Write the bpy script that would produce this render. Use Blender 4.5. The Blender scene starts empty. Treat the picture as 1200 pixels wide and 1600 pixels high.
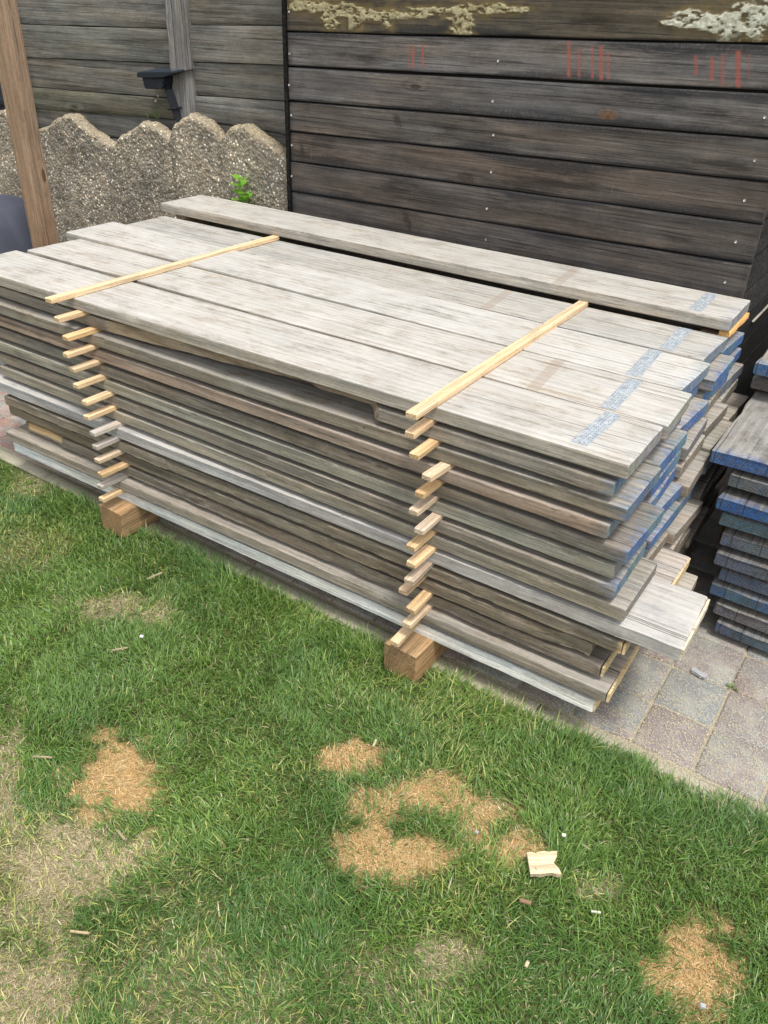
import bpy, bmesh, math, random
import numpy as np
from mathutils import Vector, Matrix

# ------------------------------------------------------------------ scene, camera, light
scn = bpy.context.scene
COL = scn.collection
random.seed(7)
RS = np.random.RandomState(11)

cam_d = bpy.data.cameras.new("camera")
cam = bpy.data.objects.new("camera", cam_d)
COL.objects.link(cam)
scn.camera = cam
yaw, pit, rol = -0.5808985, 0.5582, 0.03812
fw = Vector((math.sin(yaw) * math.cos(pit), math.cos(yaw) * math.cos(pit), -math.sin(pit)))
rt = fw.cross(Vector((0, 0, 1))).normalized()
up = rt.cross(fw)
r2 = rt * math.cos(rol) + up * math.sin(rol)
u2 = -rt * math.sin(rol) + up * math.cos(rol)
cam.matrix_world = Matrix(((r2.x, u2.x, -fw.x, 0.3635), (r2.y, u2.y, -fw.y, -1.4155), (r2.z, u2.z, -fw.z, 1.4851), (0, 0, 0, 1)))
cam_d.sensor_fit = 'VERTICAL'
cam_d.sensor_height = 36.0
cam_d.lens = 1253.1 / 1600 * 36.0
cam_d.clip_start = 0.05
cam_d.clip_end = 300
scn.render.resolution_x = 768
scn.render.resolution_y = 1024

SUN_EL, SUN_AZ = math.radians(68), math.radians(122)   # azimuth measured clockwise from +Y
w = bpy.data.worlds.new("World")
scn.world = w
w.use_nodes = True
wn = w.node_tree
for n in list(wn.nodes): wn.nodes.remove(n)
sky = wn.nodes.new('ShaderNodeTexSky')
sky.sky_type = 'NISHITA'
sky.sun_disc = False
sky.sun_elevation = SUN_EL
sky.sun_rotation = SUN_AZ
sky.air_density = 1.0
sky.dust_density = 2.0
sky.ozone_density = 1.0
hs = wn.nodes.new('ShaderNodeHueSaturation')
hs.inputs['Saturation'].default_value = 0.2      # overcast: a nearly white sky
bg = wn.nodes.new('ShaderNodeBackground')
bg.inputs['Strength'].default_value = 0.15
wo = wn.nodes.new('ShaderNodeOutputWorld')
wn.links.new(sky.outputs[0], hs.inputs['Color'])
wn.links.new(hs.outputs[0], bg.inputs[0])
wn.links.new(bg.outputs[0], wo.inputs[0])

sd = bpy.data.lights.new("sun", 'SUN')
sd.energy = 1.5
sd.angle = math.radians(11)
sd.color = (1.0, 0.965, 0.91)
sun = bpy.data.objects.new("sun", sd)
COL.objects.link(sun)
sdir = Vector((math.sin(SUN_AZ) * math.cos(SUN_EL), math.cos(SUN_AZ) * math.cos(SUN_EL), math.sin(SUN_EL)))
sun.rotation_euler = sdir.to_track_quat('Z', 'Y').to_euler()
sun.location = (0, 0, 8)

vs = scn.view_settings
vs.view_transform = 'Standard'
vs.look = 'None'
vs.exposure = 0.95
vs.gamma = 1.0
vs.use_curve_mapping = False

# ------------------------------------------------------------------ helpers
def tag(o, label=None, cat=None, group=None, kind=None):
    if label: o['label'] = label
    if cat: o['category'] = cat
    if group: o['group'] = group
    if kind: o['kind'] = kind
    return o

def empty(name, loc=(0, 0, 0), rz=0.0):
    o = bpy.data.objects.new(name, None)
    COL.objects.link(o)
    o.location = loc
    o.rotation_euler = (0, 0, rz)
    o.empty_display_size = 0.05
    return o

def link(name, me, mats, parent=None, loc=(0, 0, 0), rot=(0, 0, 0), smooth=True):
    o = bpy.data.objects.new(name, me)
    COL.objects.link(o)
    for m in (mats if isinstance(mats, (list, tuple)) else [mats]):
        me.materials.append(m)
    if smooth:
        me.polygons.foreach_set('use_smooth', np.ones(len(me.polygons), dtype=bool))
    o.location = loc
    o.rotation_euler = rot
    if parent: o.parent = parent
    return o

def sharp(me, ang=35):
    try: me.set_sharp_from_angle(angle=math.radians(ang))
    except Exception: pass

def mesh_from(name, V, F):
    me = bpy.data.meshes.new(name)
    me.from_pydata([tuple(v) for v in V], [], F)
    me.update()
    return me

def fast_mesh(name, V, quads=None, tris=None):
    me = bpy.data.meshes.new(name)
    nq = 0 if quads is None else len(quads)
    nt = 0 if tris is None else len(tris)
    me.vertices.add(len(V))
    me.vertices.foreach_set('co', np.asarray(V, dtype=np.float32).ravel())
    loops = []
    if nq: loops.append(np.asarray(quads).ravel())
    if nt: loops.append(np.asarray(tris).ravel())
    loops = np.concatenate(loops).astype(np.int32)
    me.loops.add(len(loops))
    me.loops.foreach_set('vertex_index', loops)
    me.polygons.add(nq + nt)
    st = np.concatenate([np.arange(nq) * 4, nq * 4 + np.arange(nt) * 3]).astype(np.int32)
    me.polygons.foreach_set('loop_start', st)
    try: me.polygons.foreach_set('loop_total', np.concatenate([np.full(nq, 4), np.full(nt, 3)]).astype(np.int32))
    except Exception: pass
    me.update(calc_edges=True)
    me.validate()
    return me

def set_col(me, name, C):
    a = me.color_attributes.new(name, 'FLOAT_COLOR', 'POINT')
    a.data.foreach_set('color', np.asarray(C, dtype=np.float32).ravel())

def set_f(me, name, v):
    a = me.attributes.new(name, 'FLOAT', 'POINT')
    a.data.foreach_set('value', np.asarray(v, dtype=np.float32).ravel())

class VN:
    """2-D value noise on numpy arrays"""
    def __init__(s, seed, n=256):
        s.t = np.random.RandomState(seed).rand(n, n); s.n = n
    def __call__(s, x, y, octaves=1):
        x = np.asarray(x, float); y = np.asarray(y, float)
        r = 0; a = 1; tot = 0
        for o in range(octaves):
            xi = np.floor(x).astype(int); yi = np.floor(y).astype(int)
            fx = x - xi; fy = y - yi
            fx = fx * fx * (3 - 2 * fx); fy = fy * fy * (3 - 2 * fy)
            t = s.t; n = s.n
            v = (t[xi % n, yi % n] * (1 - fx) * (1 - fy) + t[(xi + 1) % n, yi % n] * fx * (1 - fy)
                 + t[xi % n, (yi + 1) % n] * (1 - fx) * fy + t[(xi + 1) % n, (yi + 1) % n] * fx * fy)
            r = r + v * a; tot += a; a *= 0.5
            x = x * 2 + 17.3; y = y * 2 + 5.1
        return r / tot
N1, N2, N3 = VN(1), VN(2), VN(3)
def sstep(a, b, x):
    t = np.clip((np.asarray(x, float) - a) / (b - a), 0, 1)
    return t * t * (3 - 2 * t)

# ------------------------------------------------------------------ node material helper
class M:
    def __init__(s, name, rough=0.8, spec=0.3):
        s.mat = bpy.data.materials.new(name); s.mat.use_nodes = True
        s.t = s.mat.node_tree
        s.b = s.t.nodes['Principled BSDF']
        s.b.inputs['Roughness'].default_value = rough
        s.b.inputs['Specular IOR Level'].default_value = spec
    def put(s, sock, v):
        if isinstance(v, bpy.types.NodeSocket): s.t.links.new(v, sock)
        elif v is not None:
            if isinstance(v, (tuple, list)) and len(v) == 3 and sock.type == 'RGBA': v = (*v, 1)
            sock.default_value = v
    def n(s, typ): return s.t.nodes.new('ShaderNode' + typ)
    def math(s, op, a, b=0.0, c=None, clamp=False):
        n = s.n('Math'); n.operation = op; n.use_clamp = clamp
        s.put(n.inputs[0], a); s.put(n.inputs[1], b)
        if c is not None: s.put(n.inputs[2], c)
        return n.outputs[0]
    def vmath(s, op, a, b=(0, 0, 0)):
        n = s.n('VectorMath'); n.operation = op
        s.put(n.inputs[0], a)
        if op == 'SCALE': s.put(n.inputs['Scale'], b)
        else: s.put(n.inputs[1], b)
        return n.outputs['Value'] if op in ('LENGTH', 'DISTANCE', 'DOT_PRODUCT') else n.outputs[0]
    def obj(s): return s.n('TexCoord').outputs['Object']
    def sep(s, v):
        n = s.n('SeparateXYZ'); s.put(n.inputs[0], v); return n.outputs
    def comb(s, x=0.0, y=0.0, z=0.0):
        n = s.n('CombineXYZ'); s.put(n.inputs[0], x); s.put(n.inputs[1], y); s.put(n.inputs[2], z); return n.outputs[0]
    def noise(s, v, scale=1.0, detail=3.0, rough=0.55, dist=0.0):
        n = s.n('TexNoise'); s.put(n.inputs['Vector'], v); n.inputs['Scale'].default_value = scale
        n.inputs['Detail'].default_value = detail; n.inputs['Roughness'].default_value = rough
        n.inputs['Distortion'].default_value = dist
        return n.outputs['Fac']
    def vor(s, v, scale=1.0, feat='F1', out='Distance', rand=1.0):
        n = s.n('TexVoronoi'); n.feature = feat; s.put(n.inputs['Vector'], v); n.inputs['Scale'].default_value = scale
        n.inputs['Randomness'].default_value = rand
        return n.outputs[out]
    def ramp(s, f, a, b, lo=0.0, hi=1.0, smooth=True):
        n = s.n('MapRange'); n.interpolation_type = 'SMOOTHSTEP' if smooth else 'LINEAR'
        s.put(n.inputs['Value'], f)
        n.inputs['From Min'].default_value = a; n.inputs['From Max'].default_value = b
        n.inputs['To Min'].default_value = lo; n.inputs['To Max'].default_value = hi
        return n.outputs[0]
    def mix(s, f, a, b, mode='MIX'):
        n = s.n('Mix'); n.data_type = 'RGBA'; n.blend_type = mode; n.clamp_factor = True
        s.put(n.inputs[0], f); s.put(n.inputs[6], a); s.put(n.inputs[7], b)
        return n.outputs[2]
    def attr(s, name, typ='GEOMETRY', out='Fac'):
        n = s.n('Attribute'); n.attribute_type = typ; n.attribute_name = name; return n.outputs[out]
    def bump(s, h, strength=0.3, dist=0.003):
        n = s.n('Bump'); s.put(n.inputs['Height'], h); n.inputs['Strength'].default_value = strength
        n.inputs['Distance'].default_value = dist
        s.t.links.new(n.outputs[0], s.b.inputs['Normal'])
    def color(s, c): s.put(s.b.inputs['Base Color'], c)

def wood_material(name, streak_lo=0.62, streak_hi=1.25, ring_freq=260.0, ring_amt=0.22, knot_dark=0.35,
                  use_props=True, bump=0.35, rough=0.85, attrs=False, line_amt=0.42, smear_amt=0.28, crack=True, patches=0.5):
    m = M(name, rough, 0.25)
    oi = m.n('ObjectInfo')
    P0 = m.obj()
    x, y, z = m.sep(P0)[0:3]
    rnd = oi.outputs['Random']
    off = m.comb(m.math('MULTIPLY', rnd, 37.0), m.math('MULTIPLY', rnd, 11.0), m.math('MULTIPLY', rnd, 23.0))
    P = m.vmath('ADD', P0, off)
    nrm = m.n('TexCoord').outputs['Normal']
    nx, ny, nz = m.sep(nrm)[0:3]
    endm = m.ramp(m.math('ABSOLUTE', nx), 0.72, 0.9)
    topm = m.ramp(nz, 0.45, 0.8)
    # growth rings seen along the length, pushed round the knots
    warp = m.noise(m.vmath('MULTIPLY', P, (0.8, 7, 7)), 1, 3)
    vk = m.n('TexVoronoi'); m.put(vk.inputs['Vector'], m.vmath('MULTIPLY', P, (2.6, 8.0, 8.0))); vk.inputs['Scale'].default_value = 1.0
    kd0 = vk.outputs['Distance']
    krare = m.ramp(m.sep(vk.outputs['Color'])[0], 0.42, 0.40, 0.0, 1.0)
    kd = m.math('ADD', kd0, m.math('MULTIPLY', m.math('SUBTRACT', 1.0, krare), 2.0))
    kpush = m.ramp(kd, 0.0, 0.24, 1.0, 0.0)
    yy = m.math('ADD', y, m.math('MULTIPLY', z, 0.6))
    ph = m.math('ADD', m.math('MULTIPLY', yy, ring_freq), m.math('MULTIPLY', warp, 22.0))
    ph = m.math('ADD', ph, m.math('MULTIPLY', kpush, 9.0))
    ph = m.math('ADD', ph, m.math('MULTIPLY', m.noise(m.vmath('MULTIPLY', P, (6, 60, 60)), 1, 3), 3.0))
    ring = m.math('MULTIPLY_ADD', m.math('SINE', ph), 0.5, 0.5)
    ring = m.math('POWER', ring, 0.6)
    # end grain arcs
    rad = m.vmath('LENGTH', m.comb(0.0, m.math('ADD', y, m.math('MULTIPLY_ADD', rnd, 0.16, -0.2)), m.math('ADD', z, 0.07)))
    arc = m.math('MULTIPLY_ADD', m.math('SINE', m.math('ADD', m.math('MULTIPLY', rad, 900.0), m.math('MULTIPLY', m.noise(P, 30, 3), 7.0))), 0.5, 0.5)
    ringf = m.mix(endm, ring, arc)
    streak = m.noise(m.vmath('MULTIPLY', P, (1.6, 120, 120)), 1, 5, 0.6)
    sparse = m.ramp(m.noise(m.vmath('MULTIPLY', P, (2.2, 210, 210)), 1, 3, 0.55), 0.585, 0.64)
    fine = m.noise(m.vmath('MULTIPLY', P, (9, 300, 300)), 1, 4, 0.7)
    big = m.noise(m.vmath('MULTIPLY', P, (5, 10, 10)), 1, 9, 0.72)
    spd = m.noise(m.vmath('MULTIPLY', P, (90, 170, 170)), 1, 4, 0.8)
    smear = m.ramp(m.noise(m.vmath('MULTIPLY', P, (2.0, 17, 17)), 1, 8, 0.72), 0.52, 0.66)
    v = m.ramp(streak, 0.28, 0.72, streak_lo, streak_hi, False)
    v = m.math('MULTIPLY', v, m.ramp(m.sep(ringf)[0], 0, 1, 1 - ring_amt, 1 + ring_amt * 0.5, False))
    v = m.math('MULTIPLY', v, m.ramp(fine, 0.3, 0.7, 0.70, 1.26, False))
    v = m.math('MULTIPLY', v, m.ramp(big, 0.3, 0.72, 1 - patches * 0.45, 1 + patches * 0.42, False))
    v = m.math('MULTIPLY', v, m.ramp(spd, 0.3, 0.7, 0.84, 1.16, False))
    v = m.math('MULTIPLY', v, m.ramp(sparse, 0, 1, 1.0, 1.0 - line_amt, False))
    v = m.math('MULTIPLY', v, m.ramp(smear, 0, 1, 1.0, 1.0 - smear_amt, False))
    base = m.mix(1.0, oi.outputs['Color'], m.comb(v, v, v), 'MULTIPLY')
    # warm and grey drift
    hue = m.noise(m.vmath('MULTIPLY', P, (2.2, 16, 16)), 1.0, 3)
    base = m.mix(m.ramp(hue, 0.35, 0.7, 0, 0.55), base, m.mix(1.0, base, (1.12, 0.97, 0.80), 'MULTIPLY'))
    base = m.mix(m.ramp(hue, 0.62, 0.3, 0, 0.35), base, m.mix(1.0, base, (0.90, 0.97, 1.0), 'MULTIPLY'))
    # knots
    kn = m.ramp(kd, 0.075, 0.055)
    base = m.mix(m.math('MULTIPLY', kn, 0.9), base, m.mix(1.0, oi.outputs['Color'], (knot_dark, knot_dark * 0.8, knot_dark * 0.65), 'MULTIPLY'))
    h = m.math('ADD', m.math('MULTIPLY', streak, 1.0), m.math('MULTIPLY', m.sep(ringf)[0], 0.25))
    h = m.math('ADD', h, m.math('MULTIPLY', fine, 0.3))
    # end grain tone
    base = m.mix(m.math('MULTIPLY', endm, 0.45), base, m.mix(1.0, base, (0.55, 0.52, 0.48), 'MULTIPLY'))
    cracks = []
    if crack:
        # drying checks: long thin dark splits that start at the end of the board
        for ci, (fy, ln) in enumerate(((0.31, 0.20), (0.67, 0.45), (0.12, 0.13))):
            cy = m.math('FRACT', m.math('MULTIPLY_ADD', rnd, 7.13 + ci * 3.7, fy))
            wob = m.math('MULTIPLY_ADD', m.noise(m.vmath('MULTIPLY', P, (5, 5, 5)), 1, 4), 0.012, -0.006)
            dy = m.math('ABSOLUTE', m.math('SUBTRACT', m.math('ADD', y, wob), m.math('MULTIPLY', cy, 0.22)))
            wd = m.ramp(dy, 0.0006, 0.0021, 1, 0)
            ln_m = m.ramp(m.math('ADD', x, m.math('MULTIPLY', m.noise(P, 4), 0.1)), -ln, -ln * 0.7)
            cm = m.math('MULTIPLY', m.math('MULTIPLY', wd, ln_m), m.math('MAXIMUM', m.math('MULTIPLY', topm, 0.85), m.math('MULTIPLY', endm, 0.8)))
            cracks.append(cm)
            h = m.math('SUBTRACT', h, m.math('MULTIPLY', cm, 1.5))
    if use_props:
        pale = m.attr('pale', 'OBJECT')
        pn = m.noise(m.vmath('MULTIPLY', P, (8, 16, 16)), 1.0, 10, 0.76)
        pm = m.math('MULTIPLY', m.ramp(pn, 0.30, 0.56), m.math('MULTIPLY', pale, m.math('MULTIPLY_ADD', topm, 0.85, 0.15)))  # cement residue plus painted top light: paler on faces turned up
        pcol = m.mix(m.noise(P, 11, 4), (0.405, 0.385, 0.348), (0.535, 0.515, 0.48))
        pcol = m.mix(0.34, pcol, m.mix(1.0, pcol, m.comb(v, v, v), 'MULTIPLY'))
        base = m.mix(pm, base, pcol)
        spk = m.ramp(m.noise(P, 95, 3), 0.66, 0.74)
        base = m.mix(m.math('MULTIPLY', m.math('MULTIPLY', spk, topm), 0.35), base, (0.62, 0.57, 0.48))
        # knots, nail holes and scuffs still show through the pale crust and painted top light
        base = m.mix(m.math('MULTIPLY', kn, 0.75), base, m.mix(1.0, oi.outputs['Color'], (0.62, 0.55, 0.48), 'MULTIPLY'))
        nh = m.ramp(m.vor(P, 6.5), 0.022, 0.012)
        base = m.mix(m.math('MULTIPLY', nh, 0.85), base, (0.05, 0.04, 0.035))
        sc_ = m.ramp(m.noise(m.vmath('MULTIPLY', P, (28, 34, 30)), 1, 5, 0.75), 0.66, 0.72)
        base = m.mix(m.math('MULTIPLY', sc_, 0.4), base, m.mix(1.0, oi.outputs['Color'], (0.75, 0.68, 0.6), 'MULTIPLY'))
        # mark left by a removed strap
        mk = m.attr('strap_mark', 'OBJECT')
        dm = m.math('ABSOLUTE', m.math('SUBTRACT', m.math('ADD', x, m.math('MULTIPLY', y, 0.12)), mk))
        sm = m.math('MULTIPLY', m.ramp(dm, 0.016, 0.013, 1, 0) if False else m.ramp(dm, 0.0135, 0.017, 1, 0), topm)
        base = m.mix(m.math('MULTIPLY', sm, 0.5), base, (0.30, 0.24, 0.19))
        # blue and teal marking paint worn off the board end
        bl = m.attr('blue', 'OBJECT')
        bx = m.math('ADD', x, m.math('MULTIPLY', m.noise(m.vmath('MULTIPLY', P, (9, 42, 42)), 1, 5, 0.7), 0.11))
        wash = m.ramp(bx, 0.012, 0.062)
        wear = m.ramp(m.noise(m.vmath('MULTIPLY', P, (45, 80, 80)), 1, 5, 0.75), 0.36, 0.60)
        bm_ = m.math('MULTIPLY', m.math('MULTIPLY', wash, 0.62), wear)
        endp = m.math('MULTIPLY', endm, m.ramp(wear, 0, 1, 0.45, 1.0))
        bm_ = m.math('MULTIPLY', m.math('MAXIMUM', bm_, endp), bl, clamp=True)
        bcol = m.mix(m.ramp(m.noise(P, 6, 3), 0.4, 0.62), (0.035, 0.12, 0.33), m.mix(m.attr('teal', 'OBJECT'), (0.07, 0.18, 0.27), (0.15, 0.28, 0.26)))
        bcol = m.mix(0.8, bcol, m.mix(1.0, bcol, m.comb(v, v, v), 'MULTIPLY'))
        base = m.mix(bm_, base, bcol)
        fr = m.attr('fresh')
        fcol = m.mix(ring, (0.40, 0.26, 0.12), (0.58, 0.42, 0.23))
        base = m.mix(m.math('MULTIPLY', fr, m.ramp(streak, 0.3, 0.5, 0.5, 1.0)), base, fcol)
    for cm in cracks: base = m.mix(m.math('MULTIPLY', cm, 0.8), base, (0.03, 0.025, 0.02))
    if attrs or name.startswith("grey"):
        du = m.ramp(m.noise(m.vmath('MULTIPLY', P, (7, 26, 26)), 1, 8, 0.78), 0.58, 0.72)
        base = m.mix(m.math('MULTIPLY', du, 0.40), base, m.mix(1.0, base, (1.9, 1.85, 1.8), 'MULTIPLY'))
        vs_ = m.ramp(m.noise(m.vmath('MULTIPLY', P, (60, 5, 5)), 1, 6, 0.7), 0.64, 0.72)
        base = m.mix(m.math('MULTIPLY', vs_, 0.16), base, (0.25, 0.24, 0.23))
    if attrs:
        mkc = m.attr('mark', 'GEOMETRY', 'Color')
        mka = m.attr('mark', 'GEOMETRY', 'Alpha')
        wr = m.ramp(m.noise(m.vmath('MULTIPLY', P, (120, 120, 120)), 1, 4, 0.7), 0.25, 0.6, 0.45, 1.0)
        base = m.mix(m.math('MULTIPLY', mka, wr), base, mkc)
    m.color(base)
    m.bump(h, bump, 0.004)
    return m.mat

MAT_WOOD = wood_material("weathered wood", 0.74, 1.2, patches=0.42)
MAT_PINE = wood_material("fresh pine", 0.86, 1.10, 300.0, 0.16, 0.45, use_props=False, bump=0.25, rough=0.75, crack=False, patches=0.4, line_amt=0.22, smear_amt=0.22)
MAT_BEAM = wood_material("sawn beam wood", 0.75, 1.15, 260.0, 0.14, 0.3, use_props=False, bump=0.4, rough=0.85, patches=0.35, crack=False)
MAT_DARK = wood_material("dark stained wood", 0.66, 1.4, 190.0, 0.20, 0.40, use_props=False, bump=0.4, rough=0.88, attrs=True, crack=False, patches=0.8, line_amt=0.55, smear_amt=0.55)
MAT_FENCE = wood_material("grey fence wood", 0.66, 1.35, 170.0, 0.20, 0.4, use_props=False, bump=0.4, rough=0.92, crack=False, patches=0.7, line_amt=0.5, smear_amt=0.4)

def plain(name, col, rough=0.5, metal=0.0, var=0.15, scale=30, spec=0.5):
    m = M(name, rough, spec)
    f = m.noise(m.obj(), scale, 4)
    m.color(m.mix(f, tuple(c * (1 - var) for c in col), tuple(min(1, c * (1 + var)) for c in col)))
    m.b.inputs['Metallic'].default_value = metal
    return m.mat

def zinc():
    m = M("galvanised plate", 0.45, 0.5)
    P = m.obj()
    a = m.noise(P, 60, 5, 0.7); b = m.vor(P, 130)
    c = m.mix(m.ramp(a, 0.3, 0.7), (0.26, 0.32, 0.38), (0.62, 0.66, 0.68))
    c = m.mix(m.ramp(b, 0.2, 0.6, 0, 0.35), c, (0.46, 0.44, 0.40))
    c = m.mix(m.ramp(m.noise(P, 240, 3), 0.56, 0.66, 0, 0.7), c, (0.15, 0.19, 0.24))
    m.color(c)
    m.b.inputs['Metallic'].default_value = 0.25
    m.bump(a, 0.3, 0.001)
    return m.mat
MAT_ZINC = zinc()
MAT_SLOT = plain("plate slots", (0.10, 0.14, 0.20), 0.7)
MAT_SCREW = plain("screw heads", (0.6, 0.6, 0.58), 0.35, 0.8)
MAT_BLACK = plain("black plastic", (0.010, 0.013, 0.020), 0.5, 0, 0.2, spec=0.3)
MAT_PANEL = plain("solar cell", (0.035, 0.05, 0.075), 0.18)
MAT_LEAF = None

# ------------------------------------------------------------------ board maker
def plank(name, L, W, T, seed, seg=40, rough=0.0012, edge=0.003, inset=None, fresh=None, bow=0.0,
          end_cut=(0.0, 0.0), noise_edge=0.0015, inset_fresh=0.0, end_rough=0.003):
    """board running from x=-L to x=0, y 0..W, z -T..0; rounded worn edges, uneven faces and ends"""
    r = np.random.RandomState(seed)
    sec = []
    e = edge
    k = max(2, int(W / 0.045))
    sec += [(0, -e * 1.6), (0, -e), (e * 0.35, -e * 0.3), (e * 1.2, 0), (e * 2.2, 0)]
    for i in range(1, k): sec.append((W * i / k, 0))
    sec += [(W - e * 2.2, 0), (W - e * 1.2, 0), (W - e * 0.35, -e * 0.3), (W, -e), (W, -e * 1.6)]
    sec += [(W, -T * 0.5), (W, -T + e * 1.6), (W, -T + e), (W - e, -T), (W - 2 * e, -T)]
    sec += [(2 * e, -T), (e, -T), (0, -T + e), (0, -T + e * 1.6), (0, -T * 0.5)]
    sec = np.array(sec); ns = len(sec)
    xs = np.linspace(-L, 0, seg + 1)
    # extra rings near the ends so they can be worn
    xs = np.unique(np.concatenate([xs, [-L + 0.0012, -L + 0.004, -0.0012, -0.004]]))
    nv = VN(seed + 100)
    V = np.zeros((len(xs), ns, 3)); Fr = np.zeros((len(xs), ns))
    for i, x in enumerate(xs):
        y = sec[:, 0].copy(); z = sec[:, 1].copy()
        jj = np.arange(ns)
        n1 = nv(x * 4 + 3.1, sec[:, 0] * 9, 2) - 0.5
        n2 = nv(x * 5 + 50.1, sec[:, 0] * 4 + 9, 2) - 0.5
        n3 = nv(x * 30, sec[:, 1] * 12 + 3, 2) - 0.5
        chip = sstep(0.66, 0.9, nv(np.full(ns, x * 22 + 7), np.zeros(ns), 2)) * 0.006 * (edge > 0.002)
        front = np.clip(1 - y / 0.012, 0, 1)
        back = np.clip((y - (W - 0.012)) / 0.012, 0, 1)
        y = y + front * (n3 * noise_edge * 3 + chip * np.clip(1 + z / 0.012, 0, 1)) - back * n3 * noise_edge * 2
        z = z + n1 * rough * 1.1
        y = y + n2 * rough * 1.2
        if inset is not None:
            d = inset(x)
            if d > 0:
                lower = np.clip(-z / T, 0, 1)
                d2 = d * (1.0 - 0.25 * lower)
                nn = (nv(x * 60, jj * 1.3, 2) - 0.5) * 0.35 * min(d, 0.02)
                y = np.where(y < d2 + 0.0, d2 + y * 0.15 + nn, y)
                Fr[i] = np.where(sec[:, 0] < max(d, 0.003) + 0.001, 1, 0) * min(1, d / 0.006) * inset_fresh
        if fresh is not None: Fr[i] = np.maximum(Fr[i], [fresh(x, a, b) for a, b in sec])
        z = z + bow * (1 - (2 * (x + L) / L - 1) ** 2)
        # worn ends
        de = min(x + L, -x)
        wear = max(0, 1 - de / 0.0035)
        if wear > 0:
            cy, cz = W / 2, -T / 2
            y = y + (cy - y) / (W / 2) * 0.0014 * wear
            z = z + (cz - z) / (T / 2) * 0.0015 * wear
        xx = np.full(ns, x)
        ee = (nv(sec[:, 0] * 70, sec[:, 1] * 90 + (5 if x < -L / 2 else 30), 2) - 0.5)
        if x > -0.005: xx = xx + ee * end_rough + end_cut[0] * (sec[:, 0] / W - 0.5)
        if x < -L + 0.005: xx = xx + ee * 0.003 + end_cut[1] * (sec[:, 0] / W - 0.5)
        V[i, :, 0] = xx; V[i, :, 1] = y; V[i, :, 2] = z
    F = []
    m_ = len(xs)
    for i in range(m_ - 1):
        for j in range(ns):
            a = i * ns + j; b = i * ns + (j + 1) % ns
            F.append((a, a + ns, b + ns, b))
    F.append(tuple(range(ns - 1, -1, -1))[::-1])
    F.append(tuple((m_ - 1) * ns + j for j in range(ns - 1, -1, -1)))
    me = mesh_from(name, V.reshape(-1, 3), F)
    bm = bmesh.new(); bm.from_mesh(me); bmesh.ops.recalc_face_normals(bm, faces=bm.faces); bm.to_mesh(me); bm.free()
    set_f(me, 'fresh', Fr.ravel())
    sharp(me, 28)
    return me

# ------------------------------------------------------------------ ground
def terrain():
    m = M("earth", 0.95, 0.1)
    f = m.noise(m.obj(), 3, 6)
    m.color(m.mix(f, (0.06, 0.06, 0.03), (0.10, 0.10, 0.05)))
    s = 60
    me = mesh_from("ground", [(-s, -s, -0.05), (s, -s, -0.05), (s, s, -0.05), (-s, s, -0.05)], [(0, 1, 2, 3)])
    tag(link("ground", me, m.mat, smooth=False), kind='structure')
terrain()

# patches of the lawn: centre, two half axes, kind (o = orange dead grass, t = pale dry grass), strength
PATCH = [
 (-0.791, -0.721, (0.072, 0.052), (-0.100, 0.083), 'o', 1.0), (-0.385, -0.364, (0.052, 0.038), (-0.030, 0.042), 'o', 0.95),
 (-0.165, -0.332, (0.078, 0.057), (-0.032, 0.055), 'o', 0.9), (-0.262, -0.440, (0.050, 0.035), (-0.024, 0.035), 'o', 0.85),
 (-0.219, -0.541, (0.054, 0.039), (-0.035, 0.048), 'o', 0.95), (-0.135, -0.512, (0.059, 0.040), (-0.025, 0.040), 'o', 0.95),
 (-0.240, -0.375, (0.035, 0.03), (-0.02, 0.03), 'o', 0.8),
 (-0.065, -0.333, (0.040, 0.030), (-0.026, 0.048), 'o', 0.8), (0.032, -0.351, (0.037, 0.026), (-0.024, 0.048), 'o', 0.9),
 (0.417, -0.396, (0.062, 0.045), (-0.030, 0.098), 'o', 1.0), (0.476, -0.369, (0.028, 0.020), (-0.014, 0.050), 'o', 0.85),
 (-0.015, -0.290, (0.025, 0.015), (-0.012, 0.022), 'o', 0.55),
 (-0.681, -0.910, (0.118, 0.085), (-0.078, 0.060), 't', 0.95), (-0.549, -1.139, (0.10, 0.07), (-0.085, 0.06), 't', 0.9),
 (-0.72, -1.20, (0.14, 0.09), (-0.12, 0.10), 't', 0.7),
 (-0.98, -0.868, (0.034, 0.025), (-0.112, 0.076), 't', 0.75), (-1.264, -0.328, (0.095, 0.071), (-0.045, 0.038), 't', 0.72),
 (-1.154, -0.282, (0.043, 0.033), (-0.043, 0.040), 't', 0.72), (0.034, -0.641, (0.043, 0.031), (-0.018, 0.031), 't', 0.7),
 (-0.648, -1.037, (0.070, 0.052), (-0.076, 0.055), 't', 0.7), (-0.048, -0.300, (0.030, 0.02), (-0.016, 0.025), 't', 0.6),
 (0.209, -0.341, (0.036, 0.024), (-0.009, 0.022), 't', 0.6), (-0.02, -0.75, (0.10, 0.07), (-0.05, 0.05), 't', 0.35),
 (-2.05, -0.06, (0.14, 0.0), (0.0, 0.05), 't', 0.6), (-1.75, -0.35, (0.15, 0.05), (0.0, 0.12), 't', 0.4),
 (-0.30, -0.95, (0.14, 0.10), (-0.10, 0.07), 't', 0.35), (-1.55, -0.60, (0.06, 0.05), (-0.1, 0.08), 't', 0.5),
]
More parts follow.
